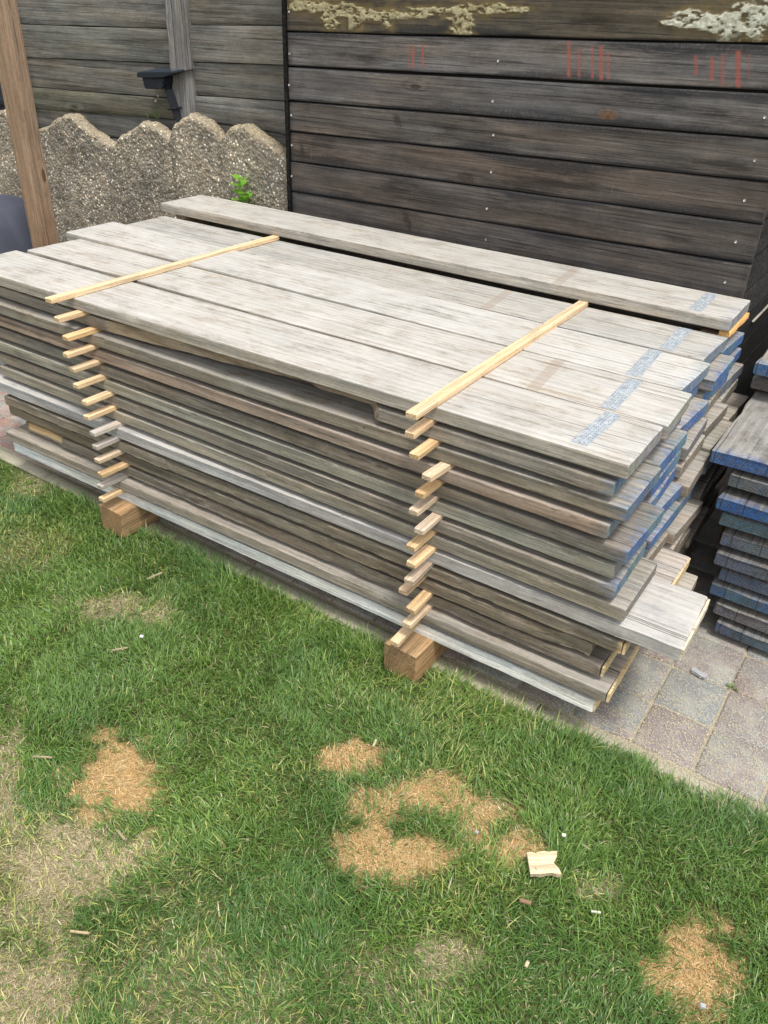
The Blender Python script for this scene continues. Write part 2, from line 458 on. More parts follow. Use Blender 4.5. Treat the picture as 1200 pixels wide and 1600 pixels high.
def patch_masks(x, y):
    o = np.zeros_like(x); t = np.zeros_like(x)
    wob = (N1(x * 15, y * 15, 3) - 0.5) * 1.15 + (N2(x * 60, y * 60, 2) - 0.5) * 0.75
    for cx, cy, a, b, k, s in PATCH:
        det = a[0] * b[1] - a[1] * b[0]
        dx, dy = x - cx, y - cy
        u = (dx * b[1] - dy * b[0]) / det
        v = (-dx * a[1] + dy * a[0]) / det
        d = np.sqrt(u * u + v * v) + wob
        if k == 'o': o = np.maximum(o, s * sstep(1.35, 0.72, d))
        else: t = np.maximum(t, s * sstep(1.45, 0.55, d))
    return o, t

KERB_Y0, KERB_Y1 = 0.004, 0.058
def lawn():
    nx_, ny_ = 420, 190
    X, Y = np.meshgrid(np.linspace(-5.0, 2.2, nx_), np.linspace(-2.8, KERB_Y0 - 0.001, ny_), indexing='ij')
    o, t = patch_masks(X, Y)
    Z = -0.004 + (N1(X * 5, Y * 5, 3) - 0.5) * 0.014 + (N2(X * 40, Y * 40, 2) - 0.5) * 0.004
    Z *= sstep(0.0, -0.06, Y) * 0.8 + 0.2
    V = np.stack([X, Y, Z], -1).reshape(-1, 3)
    idx = np.arange(nx_ * ny_).reshape(nx_, ny_)
    Q = np.stack([idx[:-1, :-1], idx[1:, :-1], idx[1:, 1:], idx[:-1, 1:]], -1).reshape(-1, 4)
    me = fast_mesh("lawn", V, Q)
    C = np.zeros((len(V), 4)); C[:, 0] = o.ravel(); C[:, 1] = t.ravel(); C[:, 3] = 1
    set_col(me, 'zone', C)
    m = M("lawn soil", 0.95, 0.1)
    P = m.obj()
    z = m.sep(m.attr('zone', 'GEOMETRY', 'Color'))
    f1 = m.noise(P, 90, 5, 0.7); f2 = m.noise(P, 320, 4, 0.7); f3 = m.noise(P, 14, 4)
    soil = m.mix(m.ramp(f1, 0.3, 0.7), (0.045, 0.065, 0.018), (0.12, 0.14, 0.05))
    soil = m.mix(m.ramp(f2, 0.5, 0.7, 0, 0.6), soil, (0.22, 0.19, 0.09))
    straw = m.mix(m.ramp(f2, 0.35, 0.65), (0.24, 0.15, 0.06), (0.60, 0.43, 0.21))
    dry = m.mix(m.ramp(f2, 0.35, 0.65), (0.18, 0.14, 0.085), (0.46, 0.39, 0.25))
    c = m.mix(z[1], soil, dry); c = m.mix(z[0], c, straw)
    m.color(c); m.bump(f2, 0.8, 0.006)
    tag(link("lawn", me, m.mat), kind='structure')
lawn()

def grass():
    def pts(n, x0, x1, y0, y1):
        return RS.uniform(x0, x1, n), RS.uniform(y0, y1, n)
    # dense part: what the picture sees, with a margin; thinner beyond
    bx, by = pts(380000, -3.2, 0.95, -1.55, 0.03)
    lim = -1.62 + 0.0 * bx
    dist_line = (by - (-1.55)) + (bx + 3.2) * 0
    keep = (by > (-1.42 - 0.62 * (bx + 0.15)) - 0.25) & (by > -0.95 + 0.66 * (bx - 0.3) - 0.35)
    bx, by = bx[keep], by[keep]
    ex, ey = pts(26000, -4.8, 2.1, -2.7, 0.0)
    inside = (ex > -3.2) & (ex < 0.95) & (ey > (-1.42 - 0.62 * (ex + 0.15)) - 0.25) & (ey > -0.95 + 0.66 * (ex - 0.3) - 0.35)
    ex, ey = ex[~inside], ey[~inside]
    tx = np.concatenate([bx, ex]); ty = np.concatenate([by, ey]); outer = np.concatenate([np.zeros(len(bx)), np.ones(len(ex))])
    # the edge beside the paving
    edge = KERB_Y0 + 0.012 * (N1(tx * 7, tx * 0) - 0.5) * 2 + 0.022 * sstep(-0.2, 0.4, tx) - 0.03 * sstep(-1.75, -2.15, tx)
    k = ty < edge
    tx, ty, outer = tx[k], ty[k], outer[k]
    # nothing grows under the beams or inside them
    for (a, b) in ((-1.63, -1.50), (-0.505, -0.39)):
        k = ~((tx > a + 0.004) & (tx < b - 0.004) & (ty > -0.076))
        tx, ty, outer = tx[k], ty[k], outer[k]
    # tufts: pull the roots into clumps
    cellx = np.round(tx / 0.011); celly = np.round(ty / 0.011)
    rx = N1(cellx * 7.31 + 0.5, celly * 3.77 + 0.2); ry = N2(cellx * 5.13 + 0.5, celly * 8.11 + 0.7)
    pull = 0.55
    tx = tx * (1 - pull) + pull * (cellx * 0.011 + (rx - 0.5) * 0.012)
    ty = ty * (1 - pull) + pull * (celly * 0.011 + (ry - 0.5) * 0.012)
    n = len(tx)
    o, t = patch_masks(tx, ty)
    u = RS.rand(n)
    orange = u < o * 0.97
    tan = (~orange) & (RS.rand(n) < t * 0.78)
    dead = (~orange) & (~tan) & (RS.rand(n) < 0.022 + 0.06 * sstep(0.5, 0.75, N3(tx * 5, ty * 5, 3)))
    tan = tan | (orange & (RS.rand(n) < 0.16)); orange = orange & ~tan
    green = ~(orange | tan | dead)
    # some thinning inside dry zones
    keep = ~(green & (RS.rand(n) < t * 0.35)) & ~((orange | tan) & (RS.rand(n) < 0.25))
    tx, ty, outer, orange, tan, dead, green, o, t = [a[keep] for a in (tx, ty, outer, orange, tan, dead, green, o, t)]
    n = len(tx)
    clump = N2(tx * 9, ty * 9, 3)
    clump2 = N3(tx * 38, ty * 38, 2)
    h = (0.014 + 0.012 * RS.rand(n)) * (0.55 + 0.9 * clump) * (0.75 + 0.5 * clump2)
    tall = sstep(-0.16, -0.02, ty) * (0.5 + 0.5 * sstep(0.4, 0.7, N1(tx * 6, ty * 6)))
    h *= 1 + 0.85 * tall
    h *= np.where(RS.rand(n) < 0.05, 1.6, 1.0)
    h *= np.where(orange, 0.58, np.where(tan, 0.58, np.where(dead, 0.8, 1)))
    h *= 1 - 0.3 * t
    L = h * RS.uniform(1.05, 1.6, n)
    wd = RS.uniform(0.0011, 0.0027, n) * np.where(orange | tan, 0.60, 1) * (1 + outer * 1.3)
    ang = RS.uniform(0, 2 * np.pi, n)
    flow = N1(tx * 3.5 + 40, ty * 3.5, 2) * 4 * np.pi
    ang = np.where(RS.rand(n) < 0.45, flow + RS.normal(0, 0.6, n), ang)
    lean = RS.uniform(0.25, 1.15, n)
    lean = np.where(orange, RS.uniform(0.95, 1.5, n), np.where(tan, RS.uniform(0.9, 1.5, n), np.where(dead, RS.uniform(0.6, 1.4, n), lean)))
    curl = RS.uniform(0.1, 0.9, n)
    dx, dy = np.cos(ang), np.sin(ang)
    px, py = -dy, dx
    tw = RS.uniform(-0.6, 0.6, n)
    wxv = px * np.cos(tw); wyv = py * np.cos(tw); wzv = np.sin(tw)
    base = np.stack([tx, ty, -0.004 + (N1(tx * 5, ty * 5, 3) - 0.5) * 0.011], -1)
    rows = []
    p = base.copy(); a = lean * 0.45
    fr = [0.0, 0.38, 0.74, 1.0]; ww = [0.8, 1.0, 0.66, 0.0]
    Vs = []
    for i in range(4):
        if i > 0:
            seg = (fr[i] - fr[i - 1]) * L
            a = np.clip(lean * 0.45 + (lean * 0.75 + curl * 0.55) * fr[i], 0, 1.68)
            p = p + np.stack([dx * np.sin(a) * seg, dy * np.sin(a) * seg, np.cos(a) * seg], -1)
            p[:, 2] = np.maximum(p[:, 2], -0.001 + 0.004 * RS.rand(n) * (i > 0))
        if i < 3:
            o_ = np.stack([wxv, wyv, wzv], -1) * (wd * ww[i] * 0.5)[:, None]
            Vs += [p - o_, p + o_]
        else: Vs.append(p)
    V = np.stack(Vs, 1)            # n,7,3
    b = (np.arange(n) * 7)[:, None]
    Q = np.concatenate([b + np.array([[0, 1, 3, 2]]), b + np.array([[2, 3, 5, 4]])], 0)
    T = b + np.array([[4, 5, 6]])
    me = fast_mesh("grass", V.reshape(-1, 3), Q, T)
    # colours
    g1 = np.array([0.072, 0.165, 0.026]); g2 = np.array([0.250, 0.385, 0.085]); g3 = np.array([0.42, 0.44, 0.14]); g4 = np.array([0.045, 0.130, 0.038])
    q = RS.rand(n)[:, None]
    f = sstep(0.25, 0.75, N3(tx * 3.1, ty * 3.1, 3))[:, None]
    Cg = g1 * (1 - q) + g2 * q
    Cg = Cg * (1 - 0.5 * (1 - f)) + g4 * 0.5 * (1 - f)
    yel = (RS.rand(n)[:, None] < (0.02 + 0.35 * t[:, None] + 0.25 * sstep(0.5, 0.8, N2(tx * 4 + 9, ty * 4, 3))[:, None] + 0.16 * sstep(-0.75, -1.0, ty)[:, None]))
    Cg = np.where(yel, g3 * (0.7 + 0.6 * q), Cg)
    Co = np.array([0.48, 0.30, 0.125]) * (1 - q) + np.array([0.78, 0.565, 0.29]) * q
    Ct = np.array([0.40, 0.32, 0.17]) * (1 - q) + np.array([0.70, 0.62, 0.40]) * q
    C = np.where(orange[:, None], Co, np.where((tan | dead)[:, None], Ct, Cg))
    C = C * RS.uniform(0.8, 1.15, (n, 1))
    C4 = np.ones((n, 7, 4))
    C4[:, :, :3] = C[:, None, :]
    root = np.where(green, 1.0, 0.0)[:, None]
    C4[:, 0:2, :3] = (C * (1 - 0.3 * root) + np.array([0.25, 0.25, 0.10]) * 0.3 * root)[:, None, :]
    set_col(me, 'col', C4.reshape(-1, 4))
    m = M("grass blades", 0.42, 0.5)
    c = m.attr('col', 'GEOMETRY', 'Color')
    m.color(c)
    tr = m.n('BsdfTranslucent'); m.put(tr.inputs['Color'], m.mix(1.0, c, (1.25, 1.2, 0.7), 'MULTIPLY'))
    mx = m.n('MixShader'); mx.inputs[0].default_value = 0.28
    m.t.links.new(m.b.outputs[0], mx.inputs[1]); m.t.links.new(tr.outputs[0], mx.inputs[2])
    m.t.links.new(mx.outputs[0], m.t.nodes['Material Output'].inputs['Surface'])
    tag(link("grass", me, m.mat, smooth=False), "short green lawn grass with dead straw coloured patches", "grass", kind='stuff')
grass()

def paving():
    # bedding sand between the blocks
    m = M("joint sand", 0.95, 0.1)
    P = m.obj()
    f = m.noise(P, 260, 4, 0.7); g = m.noise(P, 12, 3)
    m.color(m.mix(m.ramp(f, 0.3, 0.7), (0.26, 0.22, 0.15), m.mix(g, (0.52, 0.46, 0.34), (0.42, 0.38, 0.29))))
    m.bump(f, 0.6, 0.003)
    nx_, ny_ = 300, 160
    X, Y = np.meshgrid(np.linspace(-5.0, 2.2, nx_), np.linspace(KERB_Y1, 3.6, ny_), indexing='ij')
    Z = -0.0035 + (N2(X * 30, Y * 30, 2) - 0.5) * 0.004
    idx = np.arange(nx_ * ny_).reshape(nx_, ny_)
    Q = np.stack([idx[:-1, :-1], idx[1:, :-1], idx[1:, 1:], idx[:-1, 1:]], -1).reshape(-1, 4)
    tag(link("path", fast_mesh("path", np.stack([X, Y, Z], -1).reshape(-1, 3), Q), m.mat), kind='structure')
    # concrete edging
    k = M("edging concrete", 0.9, 0.2)
    P = k.obj(); f = k.noise(P, 200, 5, 0.7); g = k.noise(P, 9, 4)
    k.color(k.mix(k.ramp(f, 0.25, 0.75), k.mix(g, (0.24, 0.21, 0.15), (0.33, 0.30, 0.23)), (0.50, 0.46, 0.36)))
    k.bump(f, 0.5, 0.003)
    V = []; F = []
    n = 0
    x = -5.0
    while x < 2.2:
        Lk = 0.98
        bmv = []
        segs = 24
        for i in range(segs + 1):
            xx = x + 0.002 + (Lk - 0.004) * i / segs
            w1 = 0.002 * (random.random() - 0.5)
            bmv.append([(xx, KERB_Y0 + w1, -0.12), (xx, KERB_Y0 + w1, -0.004), (xx, KERB_Y0 + 0.006, 0.002 + w1), (xx, KERB_Y1 - 0.006, 0.002 - w1), (xx, KERB_Y1 + w1, -0.004), (xx, KERB_Y1 + w1, -0.12)])
        for r in bmv: V += r
        for i in range(segs):
            for j in range(5):
                a = n + i * 6 + j
                F.append((a, a + 6, a + 7, a + 1))
        F.append(tuple(n + j for j in range(6))); F.append(tuple(n + segs * 6 + 5 - j for j in range(6)))
        n += (segs + 1) * 6
        x += Lk
    me = mesh_from("kerb", V, F)
    tag(link("kerb", me, k.mat), kind='structure')
    # blocks
    V = []; F = []; C = []
    def block(x0, x1, y0, y1, col):
        b = 0.006; zt = RS.uniform(-0.0012, 0.0018); b0 = len(V)
        k_ = 3
        # outline with worn, wobbly sides
        loop = []
        def side(ax, ay, bx_, by_, nseg=6):
            for i in range(nseg):
                t_ = i / nseg; loop.append([ax + (bx_ - ax) * t_, ay + (by_ - ay) * t_])
        side(x0, y0, x1, y0); side(x1, y0, x1, y1); side(x1, y1, x0, y1); side(x0, y1, x0, y0)
        cx, cy = (x0 + x1) / 2, (y0 + y1) / 2
        hw, hh = (x1 - x0) / 2, (y1 - y0) / 2
        L = []
        for px_, py_ in loop:
            # round the corners
            ux, uy = (px_ - cx) / hw, (py_ - cy) / hh
            cor = max(0, abs(ux) + abs(uy) - 1.72)
            s = 1 - cor * 0.10 + RS.uniform(-0.008, 0.008)
            L.append((cx + (px_ - cx) * s, cy + (py_ - cy) * s))
        nl = len(L)
        tilt = RS.uniform(-0.006, 0.006, 2)
        for (ins, z) in ((0, -0.05), (0, -0.006), (0.0022, -0.0022), (0.007, 0.0)):
            for (px_, py_) in L:
                d = math.hypot(px_ - cx, py_ - cy)
                s = (d - ins) / d
                qx, qy = cx + (px_ - cx) * s, cy + (py_ - cy) * s
                V.append((qx, qy, z + zt + (qx - cx) * tilt[0] + (qy - cy) * tilt[1] + 0.001))
                C.append(col)
        for r in range(3):
            for j in range(nl):
                a = b0 + r * nl + j; a2 = b0 + r * nl + (j + 1) % nl
                F.append((a, a2, a2 + nl, a + nl))
        F.append(tuple(b0 + 3 * nl + j for j in range(nl)))
    cols = [(0.245, 0.195, 0.18), (0.245, 0.25, 0.235), (0.28, 0.275, 0.25), (0.265, 0.225, 0.21), (0.225, 0.24, 0.24), (0.29, 0.285, 0.26), (0.22, 0.175, 0.16)]
    px_, py_ = 0.1525, 0.1665
    for i in range(-34, 14):
        for j in range(0, 19):
            x0 = 0.129 + i * px_; y0 = 0.067 + j * py_
            if i >= 0 and j > 15: continue
            g_ = 0.0018
            c = cols[RS.randint(len(cols))]
            if x0 < -1.9: c = (0.33, 0.19, 0.16) if RS.rand() < 0.6 else (0.27, 0.2, 0.2)
            j1 = RS.uniform(-0.0018, 0.0018, 4)
            two = RS.rand() < 0.35 and j > 0
            block(x0 + g_ + j1[0], x0 + px_ - g_ + j1[1], y0 + g_ + j1[2], y0 + py_ - g_ + j1[3], (*c, RS.rand()))
    me = mesh_from("paving", V, F)
    set_col(me, 'col', C)
    sharp(me, 50)
    p = M("paving blocks", 0.9, 0.2)
    P = p.obj()
    base = p.attr('col', 'GEOMETRY', 'Color'); r = p.attr('col', 'GEOMETRY', 'Alpha')
    f1 = p.noise(P, 330, 4, 0.75); f2 = p.noise(P, 16, 4, 0.6); f3 = p.noise(P, 60, 4, 0.7)
    blend = p.mix(p.ramp(p.noise(P, 9, 3), 0.42, 0.60), base, p.mix(r, (0.25, 0.20, 0.19), (0.23, 0.245, 0.24)))
    c = p.mix(1.0, blend, p.mix(p.ramp(f1, 0.3, 0.7), (0.62, 0.62, 0.62), (1.3, 1.3, 1.3)), 'MULTIPLY')
    agg = p.vor(P, 210)
    c = p.mix(p.ramp(agg, 0.28, 0.16, 0, 0.5), c, (0.46, 0.45, 0.42))
    # saw dust and sand trodden into the face
    fl = p.vor(p.vmath('MULTIPLY', P, (260, 120, 1)), 1.0)
    fl2 = p.vor(p.vmath('MULTIPLY', P, (110, 250, 1)), 1.0)
    dust = p.math('MAXIMUM', p.ramp(fl, 0.30, 0.20), p.ramp(fl2, 0.30, 0.20))
    dust = p.math('MULTIPLY', dust, p.ramp(f3, 0.38, 0.58))
    c = p.mix(p.math('MULTIPLY', dust, 0.75), c, (0.60, 0.53, 0.38))
    c = p.mix(p.ramp(f2, 0.42, 0.68, 0, 0.45), c, (0.42, 0.395, 0.32))
    p.color(c); p.bump(p.math('ADD', f1, p.math('MULTIPLY', agg, -0.5)), 0.5, 0.0035)
    tag(link("paving", me, p.mat), kind='structure')
paving()

def sawdust():
    n = 5200
    x = RS.normal(0.22, 0.30, n); y = np.abs(RS.normal(0.10, 0.24, n)) + 0.012
    k = (x > -0.6) & (x < 1.4) & (y < 1.0)
    x, y = x[k], y[k]; n = len(x)
    a = RS.uniform(0, np.pi, n); L = RS.uniform(0.0015, 0.0055, n); W = RS.uniform(0.0006, 0.0014, n)
    dx, dy = np.cos(a) * L / 2, np.sin(a) * L / 2; px, py = -np.sin(a) * W / 2, np.cos(a) * W / 2
    z = 0.0032 + RS.uniform(0, 0.0012, n); dz = RS.uniform(-0.0008, 0.0008, n)
    h = 0.0007
    V = []
    for s1, s2 in ((-1, -1), (1, -1), (1, 1), (-1, 1)):
        V.append(np.stack([x + s1 * dx + s2 * px, y + s1 * dy + s2 * py, z + dz * s1], -1))
    V += [v + np.array([0, 0, h]) for v in V]
    V = np.stack(V, 1)
    b = (np.arange(n) * 8)[:, None]
    Q = np.concatenate([b + np.array([q]) for q in ((4, 5, 6, 7), (0, 1, 5, 4), (1, 2, 6, 5), (2, 3, 7, 6), (3, 0, 4, 7))], 0)
    me = fast_mesh("sawdust", V.reshape(-1, 3), Q)
    tag(link("sawdust", me, plain("sawdust", (0.62, 0.52, 0.34), 0.9, 0, 0.3, 90), smooth=False),
        "pale sawdust and shavings scattered over the paving by the board ends", "sawdust", kind='stuff')
sawdust()

# ------------------------------------------------------------------ the big stack of boards
TOP = 0.748
PITCH, TH, BW = 0.0475, 0.0335, 0.2205
def layz(k): return TOP - (k - 1) * PITCH
ORD = ["", "top", "second", "third", "fourth", "fifth", "sixth", "seventh", "eighth", "ninth", "tenth", "eleventh", "twelfth", "thirteenth", "bottom"]
ROWN = ["", "front", "second", "middle", "fourth", "rear"]
# front row: x of the right end, y at x=-1.2 and at x=-0.2, x of the left end, tint, blue, pale
FRONT = {
 1: (0.000, -0.006, 0.003, -2.245, (0.345, 0.312, 0.265), 0.22, 0.85),
 2: (-0.022, 0.004, 0.002, -2.27, (0.200, 0.180, 0.150), 0.9, 0.20),
 3: (0.016, -0.009, 0.002, -2.26, (0.165, 0.150, 0.118), 0.75, 0.45),
 4: (-0.012, -0.008, -0.004, -2.25, (0.235, 0.185, 0.145), 0.8, 0.30),
 5: (0.040, -0.002, 0.001, -2.24, (0.150, 0.135, 0.112), 0.85, 0.15),
 6: (0.014, -0.003, 0.004, -2.26, (0.225, 0.218, 0.178), 0.25, 0.25),
 7: (0.026, -0.001, -0.001, -2.25, (0.190, 0.170, 0.138), 0.8, 0.25),
 8: (0.059, -0.002, 0.002, -2.157, (0.225, 0.210, 0.170), 0.12, 0.25),
 9: (0.187, -0.013, 0.004, -2.33, (0.36, 0.35, 0.345), 0.0, 0.95),
 10: (0.070, -0.011, 0.007, -2.130, (0.165, 0.145, 0.112), 0.0, 0.10),
 11: (0.000, -0.004, 0.006, -2.149, (0.150, 0.130, 0.098), 0.0, 0.10),
 12: (0.034, 0.002, 0.017, -2.085, (0.155, 0.135, 0.108), 0.0, 0.08),
 13: (0.064, -0.021, -0.004, -2.158, (0.230, 0.205, 0.165), 0.0, 0.35),
 14: (0.038, -0.009, 0.004, -2.153, (0.74, 0.75, 0.74), 0.0, 0.95),
}
LOOK = {1: "pale weathered board with a galvanised plate", 2: "grey board with its front edge split away", 3: "dark grey board with a bluish right end",
 4: "brownish board with a blue tipped end", 5: "dark brown board with a blue cut end", 6: "greenish grey board with a dark knot near its end",
 7: "grey brown board with a blue cut end", 8: "weathered grey board ending square", 9: "pale silvery board sticking out furthest at the right",
 10: "rough brown board with a ragged edge", 11: "rough old board with a splintered right end", 12: "dark brown board with a fresh chip at its left end",
 13: "wide grey board with a pale cut end", 14: "white faced board"}
# right ends of the rows behind
ENDX = {
 1: {2: 0.000, 3: -0.028, 4: -0.045}, 2: {2: -0.02, 3: -0.035, 4: -0.008, 5: -0.043}, 3: {2: 0.007, 3: -0.008, 4: -0.02, 5: -0.037},
 4: {2: 0.005, 3: 0.010, 4: -0.02, 5: -0.02}, 5: {2: 0.006, 3: 0.012, 4: 0.004, 5: -0.018}, 6: {2: 0.02, 3: 0.038, 4: 0.03, 5: 0.021},
 7: {2: 0.032, 3: 0.015, 4: 0.03, 5: 0.0}, 8: {2: 0.015, 3: 0.02, 4: 0.01, 5: 0.02}, 9: {2: 0.02, 3: 0.045, 4: 0.03, 5: 0.0},
 10: {2: 0.086, 3: 0.04, 4: 0.03, 5: 0.01}, 11: {2: 0.125, 3: 0.035, 4: 0.02, 5: 0.02}, 12: {2: 0.02, 3: 0.03, 4: 0.04, 5: 0.0},
 13: {2: 0.035, 3: 0.02, 4: 0.03, 5: 0.02}, 14: {2: 0.03, 3: 0.01, 4: 0.0, 5: 0.02}}
ENDL = {(1, 2): -2.228, (1, 3): -2.312, (1, 4): -2.285}
ROWY = {1: 0.0, 2: 0.2262, 3: 0.4485, 4: 0.688, 5: 0.915}

def inset2(x):   # front edge of the second board broken away
    if -1.56 < x < -0.60:
        t = (x + 1.56) / 0.96
        d = 0.004 + 0.088 * min(1, (t / 0.7)) ** 1.15
        d *= 0.8 + 0.4 * float(N1(x * 14, 3.0, 2))
        if x > -0.66: d *= max(0.0, (-0.60 - x) / 0.06)
        return max(0, d)
    return 0
def inset12(x):
    if x < -1.86: return 0.012 * min(1, (-1.86 - x) / 0.05) * (0.6 + 0.8 * float(N2(x * 20, 1.0, 2)))
    return 0
def fresh12(x, y, z):
    if -2.06 < x < -1.88 and y < 0.03 and z > -0.024: return 1.3
    return 0
def inset11(x):
    if x > -0.16: return 0.020 * min(1, (x + 0.16) / 0.12) * (0.5 + float(N2(x * 30, 7.0, 2)))
    if x < -1.2: return 0.006 * float(N2(x * 12, 2.0, 2))
    return 0
def inset10(x):
    if -1.35 < x < -0.75: return 0.011 * float(N3(x * 22, 2.0, 2))
    return 0
def fresh10(x, y, z): return 0.8 if (x > 0.058 and y < 0.05) else 0

def nail_plate(parent, x, w, y0, zoff=0.0, tilt=-0.03):
    bm = bmesh.new()
    wx = 0.0365
    n = 12
    t = 0.0014
    # sheet, slightly dished and curled at the rim
    grid = []
    for i in range(5):
        for j in range(n + 1):
            u = i / 4; v = j / n
            grid.append(bm.verts.new(((u - 0.5) * wx + RS.uniform(-0.0005, 0.0005) * (i in (0, 4)), v * w, t + RS.uniform(-0.0003, 0.0003))))
    for i in range(4):
        for j in range(n):
            a = i * (n + 1) + j
            bm.faces.new((grid[a], grid[a + n + 1], grid[a + n + 2], grid[a + 1]))
    be = [e for e in bm.edges if e.is_boundary]
    ex = bmesh.ops.extrude_edge_only(bm, edges=be)
    for v in ex['geom']:
        if isinstance(v, bmesh.types.BMVert): v.co.z = -0.0005
    # punched teeth: small dark pressed slots and raised lips, in zig-zag rows
    rows = [0.10, 0.28, 0.5, 0.72, 0.90]
    for j in range(17):
        for ri, rr in enumerate(rows):
            if RS.rand() < 0.30: continue
            cy = (j + 0.5 + (0.5 if ri % 2 else 0) * 0.6) / 17.6 * w
            if cy > w - 0.004: continue
            cx = (rr - 0.5) * wx
            a, b = 0.0010, 0.0022
            vv = [bm.verts.new((cx + sx * a, cy + sy * b, t + 0.0007)) for sx, sy in ((-1, -1), (1, -1), (1, 1), (-1, 1))]
            vb = [bm.verts.new((v.co.x, v.co.y, t - 0.0002)) for v in vv]
            f = bm.faces.new(vv); f.material_index = 1
            for q in range(4):
                g = bm.faces.new((vb[q], vb[(q + 1) % 4], vv[(q + 1) % 4], vv[q])); g.material_index = 0
    bmesh.ops.recalc_face_normals(bm, faces=[f for f in bm.faces if f.material_index == 0 and len(f.verts) == 4][:0] or bm.faces)
    me = bpy.data.meshes.new("nail_plate"); bm.to_mesh(me); bm.free()
    o = link("nail_plate", me, [MAT_ZINC, MAT_SLOT], parent, (x, y0, zoff), (0, 0, tilt), smooth=False)
    return o

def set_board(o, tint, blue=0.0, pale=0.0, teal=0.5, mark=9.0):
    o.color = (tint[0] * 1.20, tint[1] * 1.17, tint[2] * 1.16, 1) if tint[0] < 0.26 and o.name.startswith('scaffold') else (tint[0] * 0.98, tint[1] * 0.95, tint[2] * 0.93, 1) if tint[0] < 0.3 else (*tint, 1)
    o['blue'] = float(blue); o['pale'] = float(pale); o['teal'] = float(teal); o['strap_mark'] = float(mark)

